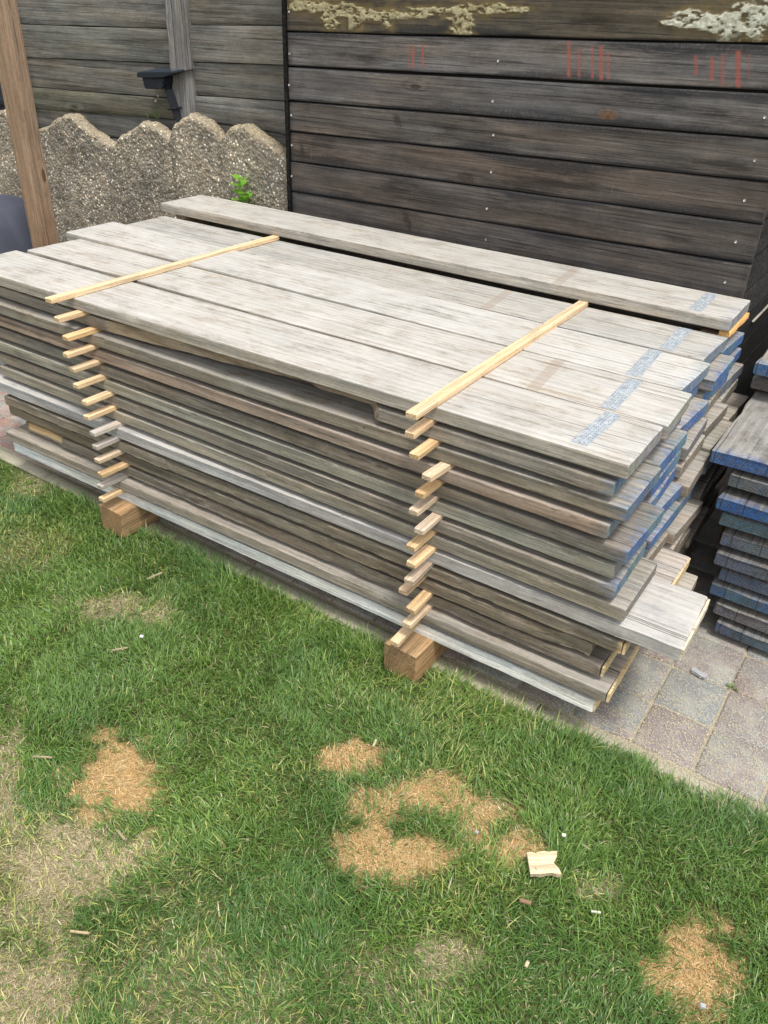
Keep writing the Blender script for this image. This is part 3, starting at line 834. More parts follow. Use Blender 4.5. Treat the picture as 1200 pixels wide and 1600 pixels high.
GB = "weathered boards of the big stack"
def stack_boards():
    for k in range(1, 15):
        xe, ya, yb, xl, tint, blue, pale = FRONT[k]
        rz = math.atan2(yb - ya, 1.0)
        L = xe - xl
        y_end = yb + (xe + 0.2) * math.tan(rz)
        kw = {}
        if k == 2: kw['inset'] = inset2; kw['inset_fresh'] = 0.4
        if k == 12: kw['inset'] = inset12; kw['fresh'] = fresh12
        if k == 11: kw['inset'] = inset11
        if k == 10: kw['inset'] = inset10; kw['fresh'] = fresh10
        if k in (9, 13, 14, 12):
            kw.setdefault('fresh', None)
            base_f = kw['fresh']
            # freshly sawn right end
            kw['fresh'] = (lambda bf, kk: (lambda x, y, z: max(bf(x + xe_, y, z) if bf else 0, 0)))(None, k) if False else base_f
        th = {9: 0.034, 13: 0.032, 14: 0.037}.get(k, TH)
        fsh = kw.get('fresh')
        if fsh is not None:
            kw['fresh'] = (lambda f_, s_: (lambda x, y, z: f_(x + s_, y, z)))(fsh, xe)
        if kw.get('inset') is not None:
            kw['inset'] = (lambda f_, s_: (lambda x: f_(x + s_)))(kw['inset'], xe)
        rough_ = 0.0022 if k in (10, 11, 12) else 0.0011
        me = plank("scaffold_board", L, BW if k > 1 else 0.2175, th, 200 + k, 150, rough_, 0.0026 if k not in (9, 14) else 0.0016, noise_edge=0.0030 if k in (10, 11, 12) else 0.0012,
                   end_cut=(RS.uniform(-0.006, 0.006), RS.uniform(-0.008, 0.008)), **kw)
        o = link("scaffold_board", me, MAT_WOOD if k not in () else MAT_WOOD, None, (xe, y_end, layz(k)), (0, 0, rz))
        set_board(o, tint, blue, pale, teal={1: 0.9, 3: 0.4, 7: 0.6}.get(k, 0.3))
        tag(o, "%s, front row, %s layer" % (LOOK[k], ORD[k]), "board", GB)
        if k in (9, 12, 13, 14, 10): end_skin(o, th, k)
        if k == 1: nail_plate(o, -0.116, 0.188, 0.026)
    tints = [(0.22, 0.19, 0.15), (0.19, 0.17, 0.14), (0.25, 0.22, 0.18), (0.17, 0.15, 0.12), (0.21, 0.20, 0.16)]
    for k in range(1, 15):
        for r in range(2, 6):
            xl = ENDL.get((k, r), -2.20 + RS.uniform(-0.06, 0.07))
            if r == 5 and k == 1: continue
            xe = ENDX[k].get(r, 0.0)
            y0 = ROWY[r] + (RS.uniform(-0.004, 0.004) if k > 1 else 0)
            W = {3: 0.226, 4: 0.222}.get(r, BW) if k == 1 else BW
            L = xe - xl
            me = plank("scaffold_board", L, W, TH, 300 + k * 7 + r, 60 if k == 1 else 26, 0.0011, 0.0032, end_cut=(RS.uniform(-0.012, 0.012), RS.uniform(-0.01, 0.01)))
            o = link("scaffold_board", me, MAT_WOOD, None, (xe, y0, layz(k) - 0.0004), (0, 0, 0))
            if k == 1:
                tint, blue, pale = {2: ((0.35, 0.31, 0.255), 0.30, 0.88), 3: ((0.36, 0.335, 0.29), 0.75, 1.0), 4: ((0.30, 0.285, 0.255), 0.55, 0.6)}[r]
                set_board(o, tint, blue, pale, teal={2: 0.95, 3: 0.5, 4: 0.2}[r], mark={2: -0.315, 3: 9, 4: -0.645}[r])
                nail_plate(o, {2: -0.133, 3: -0.127, 4: -0.104}[r], {2: 0.205, 3: 0.215, 4: 0.208}[r], 0.008, 0.0, {2: 0.04, 3: 0.06, 4: 0.045}[r])
                if r == 3: o.rotation_euler = (0, 0.0048, 0)
                lb = {2: "pale board with a strap mark and teal tinged end", 3: "whitest board with a blue cut end", 4: "greyer board under the thin gap"}[r]
                tag(o, "%s, %s row of the top layer" % (lb, ROWN[r]), "board", GB)
            else:
                blue = 0.0 if k >= 9 else [0.2, 0.95, 0.8, 0.95, 0.5][RS.randint(5)]
                if (k, r) in ((2, 4), (2, 5), (3, 4), (3, 5), (3, 2), (3, 3)): blue = 1.0
                if (k, r) in ((5, 3), (6, 3), (4, 4), (5, 4), (6, 4), (6, 5), (5, 5)): blue = 0.0
                if (k, r) in ((5, 2), (7, 2)): blue = 0.95
                tint = tints[RS.randint(5)]
                if (k, r) == (10, 2): tint = (0.36, 0.31, 0.27)
                if (k, r) == (11, 2): tint = (0.30, 0.26, 0.20)
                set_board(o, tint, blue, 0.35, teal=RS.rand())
                if (k, r) == (10, 2): end_skin(o, TH, 50)
                cl = "blue ended" if blue > 0.7 else "weathered grey" if blue < 0.3 else "blue tinged"
                tag(o, "%s board in the %s row of the %s layer, seen by its ends" % (cl, ROWN[r], ORD[k]), "board", GB)
    # the raised rear board
    me = plank("scaffold_board", 2.262, 0.235, 0.034, 777, 90, 0.0012, 0.0034, end_cut=(-0.004, -0.006))
    o = link("scaffold_board", me, MAT_WOOD, None, (-0.046, 0.908, TOP + 0.0475), (0, 0, 0.0))
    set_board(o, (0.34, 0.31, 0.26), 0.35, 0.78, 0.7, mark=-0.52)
    nail_plate(o, -0.105, 0.200, 0.020, 0.0, 0.03)
    tag(o, "raised board lying highest, along the rear of the stack by the dark shed", "board", GB)

MAT_FRESHEND = None
def end_skin(o, th, k):
    """freshly sawn pale end face (a real cut face a little proud of the weathered board)"""
    global MAT_FRESHEND
    if MAT_FRESHEND is None: MAT_FRESHEND = wood_material("fresh cut end grain", 0.85, 1.1, 300, 0.1, 0.5, use_props=False, bump=0.2, crack=False, patches=0.2)
    V = []; F = []
    W = BW
    rr = np.random.RandomState(k)
    n = 14
    for i in range(n + 1):
        y = 0.003 + (W - 0.006) * i / n
        for zz in (-0.002 - rr.uniform(0, 0.002), -th + 0.002 + rr.uniform(0, 0.002)):
            V.append((0.0005, y, zz)); V.append((0.0062 + rr.uniform(-0.0006, 0.0006), y, zz))
    for i in range(n):
        a = i * 4; b = a + 4
        F += [(a + 1, b + 1, b + 3, a + 3), (a, b, b + 1, a + 1), (a + 3, b + 3, b + 2, a + 2)]
    F += [(0, 1, 3, 2), (n * 4, n * 4 + 2, n * 4 + 3, n * 4 + 1)]
    me = mesh_from("cut_end", V, F)
    e = link("cut_end", me, MAT_FRESHEND, o, (0, 0, 0), (0, 0, 0), smooth=False)
    e.color = (0.70, 0.55, 0.32, 1) if k != 9 else (0.66, 0.58, 0.44, 1)
stack_boards()

RIGHT = [((-0.464, -0.087), (-0.438, -0.084)), ((-0.466, -0.084), (-0.442, -0.082)), ((-0.452, -0.083), (-0.428, -0.078)), ((-0.422, -0.073), (-0.398, -0.069)), ((-0.435, -0.077), (-0.411, -0.071)), ((-0.445, -0.083), (-0.421, -0.077)), ((-0.429, -0.08), (-0.405, -0.073)), ((-0.443, -0.088), (-0.42, -0.079)), ((-0.441, -0.087), (-0.421, -0.079)), ((-0.441, -0.093), (-0.42, -0.087)), ((-0.462, -0.081), (-0.437, -0.076)), ((-0.439, -0.08), (-0.412, -0.082)), ((-0.445, -0.083), (-0.423, -0.077)), ((-0.459, -0.112), (-0.434, -0.106))]
LEFT = [((-1.692, -0.086), (-1.663, -0.078)), ((-1.663, -0.089), (-1.635, -0.085)), ((-1.631, -0.094), (-1.605, -0.089)), ((-1.629, -0.105), (-1.599, -0.102)), ((-1.626, -0.094), (-1.6, -0.087)), ((-1.618, -0.098), (-1.591, -0.097)), ((-1.593, -0.096), (-1.57, -0.092)), ((-1.593, -0.099), (-1.569, -0.092)), ((-1.577, -0.1), (-1.557, -0.092)), ((-1.579, -0.097), (-1.55, -0.093)), ((-1.58, -0.098), (-1.555, -0.096)), ((-1.575, -0.098), (-1.551, -0.095)), ((-1.588, -0.098), (-1.563, -0.094)), ((-1.59, -0.1), (-1.564, -0.097))]
def battens():
    greyR = {7: 0.6, 6: 0.45, 10: 0.6, 4: 0.3, 13: 0.25, 11: 0.2}
    greyL = {9: 0.9, 10: 1.0, 11: 0.4, 13: 0.85}
    for side, T, grey in (("right", RIGHT, greyR), ("left", LEFT, greyL)):
        for i, (a, b) in enumerate(T):
            k = i + 1
            z = TOP + 0.0145 if i == 0 else layz(i) - TH - 0.0002
            Wd = 0.0255 + RS.uniform(-0.001, 0.0015)
            if i == 0: Wd = 0.029
            ang = {("right", 1): math.atan2(0.997, -0.021), ("left", 1): math.atan2(1.0, -0.014)}.get((side, k), math.pi / 2 + RS.uniform(-0.045, 0.06))
            if side == 'right' and k == 4: ang = math.pi / 2 - 0.06
            L = 1.0 if i == 0 else 1.04
            # the board maker runs from -L to 0: turn it so its far end lies in the stack
            me = plank("spacer_batten", L, Wd, 0.0136, 900 + i + (50 if side == 'left' else 0), 16, 0.0004, 0.0012, noise_edge=0.0004)
            o = link("spacer_batten", me, MAT_PINE, None, (a[0], a[1], z), (0, 0, ang + math.pi))
            # local +x points back out of the stack (towards the lawn), local +y to the right
            g = grey.get(k, 0.0)
            c = np.array((0.68, 0.50, 0.31)) * RS.uniform(0.92, 1.06) * (1 - g) + np.array((0.50, 0.46, 0.42)) * g
            if i > 0 and g == 0 and RS.rand() < 0.3: c = c * np.array((0.97, 0.90, 0.78))
            o.color = (*[float(v) for v in c], 1)
            lookb = "greyed" if g > 0.5 else "faded" if g > 0.2 else "fresh yellow"
            if i == 0: lb = "long pine batten lying across the top boards, %s of the two" % side
            else: lb = "%s pine batten, tip under the %s layer in the %s column" % (lookb, ORD[i], side)
            tag(o, lb, "batten", "pine battens between the layers")
battens()
# wood blocks that carry the raised board, and the orange batten on one of them
for nm_, x_, c_, lb_ in (("r", -0.075, (0.24, 0.18, 0.12), "dark wood block under the right end of the raised rear board"), ("l", -2.20, (0.42, 0.30, 0.20), "brown wood block under the left end of the raised rear board")):
    h_ = 0.042 if nm_ == "r" else 0.0595
    me = plank("spacer_block", 0.20, 0.05, h_, 1201 + len(nm_), 8, 0.0003, 0.0015)
    o = link("spacer_block", me, MAT_PINE, None, (x_, 1.135, TOP - PITCH + h_ + 0.0004), (0, 0, math.pi / 2)); o.color = (*c_, 1)
    tag(o, lb_, "block")
me = plank("spacer_batten", 0.222, 0.032, 0.0168, 1209, 8, 0.0002, 0.001)
o = link("spacer_batten", me, MAT_PINE, None, (-0.038, 1.138, TOP - PITCH + 0.0598), (0, 0, math.pi / 2)); o.color = (0.72, 0.43, 0.16, 1)
o.location.x = -0.040
tag(o, "orange batten end showing under the right end of the raised rear board", "batten")

def beam(x0, seed, lab):
    bm = bmesh.new()
    W, H, L = 0.1, 0.0965, 1.22
    r = np.random.RandomState(seed)
    me = plank("bearer_beam", L, W, H, seed, 24, 0.0022, 0.004, noise_edge=0.002)
    o = link("bearer_beam", me, MAT_BEAM, None, (x0, -0.082, H + 0.0), (0, 0, math.pi * 1.5))
    o.color = (0.37, 0.24, 0.125, 1)
    tag(o, lab, "beam", "timber beams under the stack")
    return o
b1 = beam(-1.618, 61, "brown sawn beam on the grass under the left column of battens")
b2 = beam(-0.496, 62, "cracked brown beam on the grass under the right column of battens")
# a deep drying crack in the right beam, cut as a real groove
def groove(o):
    me = o.data
    bm = bmesh.new(); bm.from_mesh(me)
    for v in bm.verts:
        pass
    bm.to_mesh(me); bm.free()
groove(b2)

# ------------------------------------------------------------------ second stack at the right
S2 = [  # top z, left x, end y, blue
 (-0.194, 0.046, 0.600, 0.85), (-0.247, 0.104, 0.600, 0.35), (-0.307, 0.098, 0.575, 1.0), (-0.357, 0.112, 0.592, 0.75), (-0.418, 0.130, 0.598, 0.4),
 (-0.474, 0.128, 0.585, 0.25), (-0.526, 0.150, 0.598, 0.5), (-0.580, 0.138, 0.592, 0.85), (-0.637, 0.163, 0.590, 0.15), (-0.690, 0.182, 0.580, 0.5)]
ORD2 = ["third", "fourth", "fifth", "sixth", "seventh", "eighth", "ninth", "tenth", "eleventh", "lowest"]
def stack2():
    for i, (z, xl, ye, bl) in enumerate(S2):
        for c in range(2):
            x0 = xl + c * 0.232 + (RS.uniform(0.0, 0.01) if c else 0)
            L = 2.1 + RS.uniform(-0.1, 0.1)
            th = 0.0350
            me = plank("stacked_board", L, 0.224, th, 400 + i * 3 + c, 30, 0.0016, 0.003, noise_edge=0.0025, end_rough=0.012, end_cut=(RS.uniform(-0.010, 0.010), 0))
            o = link("stacked_board", me, MAT_WOOD, None, (x0, ye + (RS.uniform(-0.012, 0.012) if c else 0), TOP + z), (0, 0, -math.pi / 2))
            # local x=0 end faces -y; local +y is world +x
            o.rotation_euler = (0, 0, -math.pi / 2)
            o.location.x = x0
            # rotation -90deg: local +x -> world -y, local +y -> world +x
            set_board(o, [(0.15, 0.14, 0.125), (0.105, 0.10, 0.092), (0.17, 0.16, 0.145)][RS.randint(3)], bl * 0.9, 0.45 if i == 0 else 0.2, 0.2 * RS.rand())
            w_ = "blue" if bl > 0.7 else "bluish grey" if bl > 0.3 else "dark grey"
            tag(o, "%s board end, %s layer down in the %s column of the right stack" % (w_, ORD2[i], "left" if c == 0 else "right"), "board", "boards of the second stack")
    for j, (z, xl, ye, bl, wd) in enumerate(((-0.146, 0.030, 1.055, 0.1, "third from the top, grey"), (-0.078, 0.036, 0.985, 1.0, "topmost, blue"))):
        for c in range(2):
            me = plank("stacked_board", 1.6, 0.224, 0.036, 470 + j * 3 + c, 24, 0.0016, 0.0036, noise_edge=0.003)
            o = link("stacked_board", me, MAT_WOOD, None, (xl + c * 0.235, ye + c * 0.03, TOP + z), (0, 0, -math.pi / 2))
            set_board(o, (0.2, 0.18, 0.15), bl, 0.3, 0.2)
            tag(o, "%s ended board set back on the right stack, %s one, %s column" % ("blue" if bl > 0.5 else "grey", "top" if j else "second", "left" if c == 0 else "right"), "board", "boards of the second stack")
    # spacers inside the second stack, set back from the ends
    for i in range(len(S2)):
        lo = S2[i][0]; hi = (S2[i - 1][0] - 0.0350) if i > 0 else None
        if hi is None: hi = -0.146 - 0.036
        gap = hi - lo
        if gap < 0.006: continue
        for yy in (1.15, 2.2):
            me = plank("spacer_batten", 0.46, 0.03, gap - 0.001, 500 + i, 6, 0.0003, 0.001)
            o = link("spacer_batten", me, MAT_PINE, None, (0.62, yy, TOP + hi - 0.0005))
            o.color = (0.35, 0.27, 0.18, 1)
            tag(o, "dim batten inside the right stack, %s gap down, %s pair" % (ORD2[i], "nearer" if yy < 2 else "farther"), "batten", "battens inside the second stack")
    me = plank("timber_block", 0.30, 0.09, 0.10, 533, 6, 0.001, 0.003)
    o = link("timber_block", me, MAT_BEAM, None, (0.07, 1.08, 0.101), (0, 0, -math.pi / 2 + 0.15)); o.color = (0.36, 0.17, 0.05, 1)
    tag(o, "orange brown timber block on the ground in the dark gap between the stacks", "block")
stack2()

# ------------------------------------------------------------------ dark shed
CHALK = [(-1.328, 1.399, -1.323, 1.32), (-1.309, 1.388, -1.305, 1.325), (-1.272, 1.394, -1.267, 1.331), (-0.756, 1.423, -0.741, 1.333), (-0.721, 1.408, -0.708, 1.335), (-0.68, 1.417, -0.665, 1.334), (-0.652, 1.416, -0.636, 1.332), (-0.627, 1.399, -0.614, 1.334), (-0.371, 1.406, -0.361, 1.362), (-0.327, 1.405, -0.314, 1.351), (-0.3, 1.412, -0.282, 1.34), (-0.261, 1.423, -0.24, 1.338), (-0.231, 1.416, -0.217, 1.362)]
CH_W = [0.006, 0.009, 0.008, 0.0095, 0.0075, 0.008, 0.0105, 0.008, 0.010, 0.0105, 0.009, 0.012, 0.006]
CH_A = [0.45, 0.95, 0.85, 0.95, 0.75, 0.7, 1.0, 0.65, 0.8, 0.85, 0.6, 1.0, 0.45]
FOAM = [(-1.70, 1.487, 0.15, 0.016), (-1.665, 1.462, 0.034, 0.036), (-1.50, 1.473, 0.19, 0.014), (-1.41, 1.463, 0.034, 0.026), (-1.55, 1.463, 0.06, 0.020),
        (-1.16, 1.492, 0.18, 0.010), (-1.125, 1.463, 0.045, 0.035), (-1.02, 1.500, 0.12, 0.012), (-1.30, 1.480, 0.10, 0.006),
        (-0.34, 1.497, 0.12, 0.022), (-0.26, 1.490, 0.11, 0.030), (-0.18, 1.512, 0.14, 0.038), (-0.42, 1.480, 0.09, 0.007)]
def wall_board(name, x0, x1, z0a, z1a, z0b, z1b, yf, th, mat, parent, seed, tint, kind=None, nx=180, nz=12, sag=0.0):
    """board on a wall facing -y: lower and upper edge heights at the two ends; front grid carries marks"""
    xs = np.linspace(x0, x1, nx + 1); vs_ = np.linspace(0, 1, nz + 1)
    X, Vv = np.meshgrid(xs, vs_, indexing='ij')
    t = (X - x0) / (x1 - x0)
    lo = z0a + (z0b - z0a) * t; hi = z1a + (z1b - z1a) * t
    nv = VN(seed + 900)
    lo = lo + (nv(X * 3, X * 0 + 1, 3) - 0.5) * 0.005
    hi = hi + (nv(X * 3, X * 0 + 9, 3) - 0.5) * 0.005
    Z = lo + (hi - lo) * Vv
    edge = np.minimum(Vv, 1 - Vv) * (hi - lo)
    Y = yf + np.clip(1 - edge / 0.004, 0, 1) ** 2 * 0.004 + (nv(X * 2, Z * 8, 2) - 0.5) * 0.004
    e2 = np.minimum(X - x0, x1 - X)
    Y = Y + np.clip(1 - e2 / 0.004, 0, 1) ** 2 * 0.003
    C = np.zeros(X.shape + (4,))
    if kind == 'knot':
        d = np.sqrt(((X + 0.596) / 0.030) ** 2 + ((Z - 1.239) / 0.014) ** 2)
        dd = d + (nv(X * 60, Z * 120, 2) - 0.5) * 0.25
        C[..., 3] = np.maximum(sstep(1.15, 0.7, dd) * 0.9, sstep(0.25, 0.0, np.abs(dd - 1.35)) * 0.5)
        rr = (0.5 + 0.5 * np.sin(d * 22))[..., None]
        C[..., :3] = np.where((dd < 1.1)[..., None], np.array([0.14, 0.075, 0.035]) * (0.6 + 0.6 * rr), np.array([0.035, 0.028, 0.024]))
    if kind == 'smear':
        for cx, cz, ax, az, sl in ((-1.80, 1.02, 0.010, 0.035, 0.3), (-1.30, 0.83, 0.016, 0.045, 0.5), (-1.07, 1.005, 0.04, 0.02, 0.0), (-1.36, 1.16, 0.02, 0.025, 0.3)):
            d = np.sqrt(((X - cx - (cz - Z) * sl) / ax) ** 2 + ((Z - cz) / az) ** 2) + (nv(X * 90, Z * 60, 2) - 0.5) * 0.7
            C[..., 3] = np.maximum(C[..., 3], sstep(1.1, 0.5, d) * 0.75)
        C[..., 0] = 0.030; C[..., 1] = 0.022; C[..., 2] = 0.017
    if kind == 'chalk':
        for (a, za, b, zb), wdt, al in zip(CHALK, CH_W, CH_A):
            tt = np.clip((Z - zb) / (za - zb), 0, 1)
            cx = b + (a - b) * tt
            d = np.abs(X - cx + (nv(Z * 90, X * 30, 2) - 0.5) * 0.003)
            mk = sstep(wdt * 0.85, wdt * 0.15, d) * sstep(zb - 0.006, zb + 0.004, Z) * sstep(za + 0.006, za - 0.004, Z)
            mk *= al * (0.65 + 1.0 * nv(Z * 40, X * 420, 2)) * (0.6 + 0.6 * nv(Z * 200, X * 60, 2))
            C[..., 3] = np.maximum(C[..., 3], np.clip(mk, 0, 1))
        C[..., 0] = 0.29; C[..., 1] = 0.085; C[..., 2] = 0.062
    if kind == 'foam':
        f = np.zeros(X.shape)
        wob = (nv(X * 26, Z * 70, 5) - 0.5) * 1.9
        for cx, cz, ax, az in FOAM:
            d = np.sqrt(((X - cx) / ax) ** 2 + ((Z - cz) / az) ** 2) + wob
            f = np.maximum(f, sstep(1.08, 0.82, d))
        # drips below the blobs
        drip = sstep(0.52, 0.62, nv(X * 75, X * 0 + 3, 1)) * sstep(1.420, 1.432, Z) * sstep(1.478, 1.462, Z)
        near = np.maximum(sstep(0.07, 0.04, np.abs(X + 1.54)), np.maximum(sstep(0.05, 0.03, np.abs(X + 1.12)), sstep(0.08, 0.05, np.abs(X + 0.26)) * 0.4))
        f = np.maximum(f, drip * near * 0.9)
        f = f * sstep(0.30, 0.46, nv(X * 60 + 7, Z * 120, 3))
        C[..., 3] = f * 0.92
        tone = nv(X * 70, Z * 90, 3)[..., None]
        fade = sstep(-0.9, -0.4, X)[..., None]
        ca = np.array([0.26, 0.215, 0.10]) * (1 - tone) + np.array([0.52, 0.47, 0.30]) * tone
        cb = np.array([0.40, 0.40, 0.29]) * (1 - tone) + np.array([0.66, 0.66, 0.55]) * tone
        C[..., :3] = ca * (1 - fade) + cb * fade
        # brown halo soaked into the wood round the foam
        halo = np.zeros(X.shape)
        for cx, cz, ax, az in FOAM:
            d = np.sqrt(((X - cx) / (ax * 1.3)) ** 2 + ((Z - cz) / (az * 2.3)) ** 2) + wob * 0.7
            halo = np.maximum(halo, sstep(1.25, 0.5, d))
        hm = (halo * (1 - f) * 0.75) * (0.4 + 1.1 * nv(X * 18, Z * 90, 3))
        hm = np.clip(hm, 0, 0.9)
        mixc = np.array([0.17, 0.125, 0.05])
        tot = np.clip(C[..., 3] + hm, 1e-4, 1)
        C[..., :3] = (C[..., :3] * C[..., 3:4] + mixc * hm[..., None]) / (C[..., 3:4] + hm[..., None] + 1e-4)
        C[..., 3] = tot
        Y = Y - f * 0.005 * (0.4 + 1.0 * nv(X * 110, Z * 110, 3))
    if name == 'cladding_board':
        rg = np.random.RandomState(seed + 5)
        ht = (hi - lo)
        n_a = nv(X * 2.6 + 3, X * 0 + 2.0, 4); n_b = nv(X * 2.6 + 13, X * 0 + 12.0, 4)
        wt_ = 0.004 + 0.030 * np.clip(n_a - 0.42, 0, 1) / 0.4 + (nv(X * 40, Z * 40, 2) - 0.5) * 0.004
        wb_ = 0.004 + 0.034 * np.clip(n_b - 0.42, 0, 1) / 0.4 + (nv(X * 40, Z * 40 + 9, 2) - 0.5) * 0.004
        up_ = (1 - Vv) * ht; dn_ = Vv * ht
        e_ = np.maximum(sstep(wt_ * 1.25, wt_ * 0.3, up_), sstep(wb_ * 1.25, wb_ * 0.3, dn_))
        e_ = np.maximum(e_, sstep(0.03, 0.004, np.minimum(X - x0, x1 - X)) * nv(Z * 20, X * 20, 2))
        e_ = e_ * 0.78 * (1 - C[..., 3])
        tot = np.clip(C[..., 3] + e_, 1e-5, 1)
        C[..., :3] = (C[..., :3] * C[..., 3:4] + np.array([0.018, 0.019, 0.022]) * e_[..., None]) / tot[..., None]
        C[..., 3] = tot * (C[..., 3] + e_ > 1e-4)
    # local coordinates: wood shader wants the length on x and the origin at the board
    V = np.stack([X, Y, Z], -1).reshape(-1, 3)
    idx = np.arange((nx + 1) * (nz + 1)).reshape(nx + 1, nz + 1)
    Q = [tuple(q) for q in np.stack([idx[:-1, :-1], idx[1:, :-1], idx[1:, 1:], idx[:-1, 1:]], -1).reshape(-1, 4)]
    rim = list(idx[:, 0]) + list(idx[-1, 1:]) + list(idx[::-1, -1][1:]) + list(idx[0, ::-1][1:-1])
    V = [tuple(v) for v in V]; nb = len(V)
    for i in rim: V.append((V[i][0], yf + th, V[i][2]))
    m_ = len(rim)
    for i in range(m_):
        j = (i + 1) % m_
        Q.append((rim[i], nb + i, nb + j, rim[j]))
    Q.append(tuple(nb + i for i in range(m_)))
    ox, oy, oz = x1, yf, (z1a + z1b) / 2
    V = [(v[0] - ox, v[1] - oy, v[2] - oz) for v in V]
    me = mesh_from(name, V, Q)
    Cc = np.zeros((len(V), 4)); Cc[:nb] = C.reshape(-1, 4)
    set_col(me, 'mark', Cc)
    sharp(me, 45)
    o = link(name, me, mat, parent, (ox, oy, oz))
    o.color = (tint[0] * 0.62, tint[1] * 0.60, tint[2] * 0.60, 1) if name == 'cladding_board' else (tint[0] * 0.90, tint[1] * 0.895, tint[2] * 0.87, 1)
    return o

def screw(parent, x, y, z, wp=(0, 0, 0)):
    bm = bmesh.new()
    bmesh.ops.create_cone(bm, cap_ends=True, segments=14, radius1=0.0042, radius2=0.0036, depth=0.0016)
    bm.faces.ensure_lookup_table()
    topf = max(bm.faces, key=lambda f: f.calc_center_median().z)
    r = bmesh.ops.inset_region(bm, faces=[topf], thickness=0.0016)
    for v in topf.verts: v.co.z -= 0.0012
    me = bpy.data.meshes.new("screw"); bm.to_mesh(me); bm.free()
    o = link("screw", me, MAT_SCREW, parent, (x - wp[0], y - wp[1], z - wp[2]), (math.pi / 2, 0, 0), smooth=False)
    return o

def shed():
    S = empty("garden_shed", (-0.97, 1.6, 0))
    tag(S, "dark stained board clad shed with red tally marks and dried foam streaks", "shed")
    O = Vector(S.location)
    seams = [(1.540, 1.572), (1.410, 1.446), (1.298, 1.333), (1.183, 1.220), (1.078, 1.109), (0.970, 0.995), (0.858, 0.882), (0.748, 0.770), (0.636, 0.655), (0.52, 0.54), (0.41, 0.42), (0.30, 0.31), (0.19, 0.19), (0.06, 0.06)]
    seams = [(1.99, 2.02), (1.87, 1.90), (1.76, 1.79), (1.65, 1.68)] + seams
    tints = {4: (0.125, 0.108, 0.080), 5: (0.200, 0.192, 0.184), 6: (0.165, 0.158, 0.150), 7: (0.150, 0.138, 0.122), 8: (0.150, 0.130, 0.112), 9: (0.125, 0.112, 0.100), 10: (0.125, 0.114, 0.104)}
    boards = []
    for i in range(len(seams) - 1):
        (ta, tb), (ba, bb) = seams[i], seams[i + 1]
        g = 0.0022 + (0.0015 if i in (5, 6) else 0)
        kind = 'foam' if i == 3 + 0 else None
        if i == 4: kind = None
        k_ = {4 - 0: None}.get(i)
        kd = None
        if abs(ba - 1.410) < 1e-6: kd = 'foam'
        if abs(ba - 1.298) < 1e-6: kd = 'chalk'
        if abs(ba - 1.183) < 1e-6: kd = 'knot'
        if min(abs(ba - q_) for q_ in (1.078, 0.970, 0.748)) < 1e-6: kd = 'smear'
        nx, nz = (640, 46) if kd in ('foam', 'chalk') else (400, 26) if kd else (360, 24)
        xr = -0.083 if ba < 1.05 else -0.083
        b = wall_board("cladding_board", -1.858, xr, ba + g, ta - g, bb + g, tb - g, 1.200 + (i % 3) * 0.0012, 0.018, MAT_DARK, S, 40 + i, tints.get(i, (0.10, 0.09, 0.08)), kd, nx, nz)
        b.location -= O
        boards.append((b, ba, ta, bb, tb))
    sc = [(-1.844, 1.472), (-1.853, 1.237), (-1.847, 1.135), (-1.852, 0.917), (-0.986, 1.362), (-0.991, 1.247), (-0.977, 1.148), (-0.973, 1.034), (-0.975, 0.916), (-0.15, 1.271), (-0.147, 1.162), (-0.148, 1.054), (-0.142, 0.938), (-0.143, 0.818), (-0.968, 0.813), (-1.848, 1.34), (-1.849, 1.03), (-0.145, 1.38)]
    for x, z in sc:
        for b, ba, ta, bb, tb in boards:
            t = (x + 1.858) / 1.775
            if ba + (bb - ba) * t < z < ta + (tb - ta) * t:
                wp = Vector(b.location) + O
                screw(b, x, wp.y - 0.0013, z, wp)
                break
    # core behind the cladding so that no light passes, corner trim and side walls
    def boxm(name, x0, x1, y0, y1, z0, z1, mat, tint, bevel=0.003):
        bm = bmesh.new()
        bmesh.ops.create_cube(bm, size=1)
        for v in bm.verts: v.co = Vector(((x0 + x1) / 2 + v.co.x * (x1 - x0), (y0 + y1) / 2 + v.co.y * (y1 - y0), (z0 + z1) / 2 + v.co.z * (z1 - z0)))
        if bevel: bmesh.ops.bevel(bm, geom=list(bm.edges), offset=bevel, segments=1, affect='EDGES')
        me = bpy.data.meshes.new(name); bm.to_mesh(me); bm.free()
        o = link(name, me, mat, S, -O, smooth=False); o.color = (*tint, 1)
        return o
    core = plain("shed inner frame", (0.018, 0.016, 0.014), 0.95)
    boxm("inner_wall", -1.85, -0.112, 1.226, 2.55, 0.05, 2.03, core, (0, 0, 0), 0)
    boxm("corner_trim", -1.876, -1.8605, 1.194, 1.240, 0.05, 2.03, MAT_DARK, (0.05, 0.045, 0.042), 0.002)
    # right side wall: boards running away, weathered grey, lower ones with shade painted into the tint
    for j in range(19):
        z0 = 0.03 + j * 0.108
        mt = plank("side_board", 1.36, 0.022, 0.1035, 1400 + j, 20, 0.001, 0.003)
        o = link("side_board", mt, MAT_DARK, S, (0, 0, 0), (0, 0, 0))
        # local x along world -y ... length from y=1.21 to 2.57
        o.rotation_euler = (0, 0, -math.pi / 2)
        o.location = Vector((-0.1075, 1.212, z0 + 0.1035)) - O
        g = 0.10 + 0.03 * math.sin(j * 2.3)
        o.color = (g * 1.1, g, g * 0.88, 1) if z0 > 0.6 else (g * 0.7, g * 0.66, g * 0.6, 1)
    mt = plank("batten_strip", 0.9, 0.007, 0.005, 1450, 12, 0.0003, 0.001)
    o = link("batten_strip", mt, MAT_PINE, S, Vector((-0.0845, 1.50, 0.631)) - O, (0, 0, -math.pi / 2)); o.color = (0.36, 0.33, 0.28, 1)
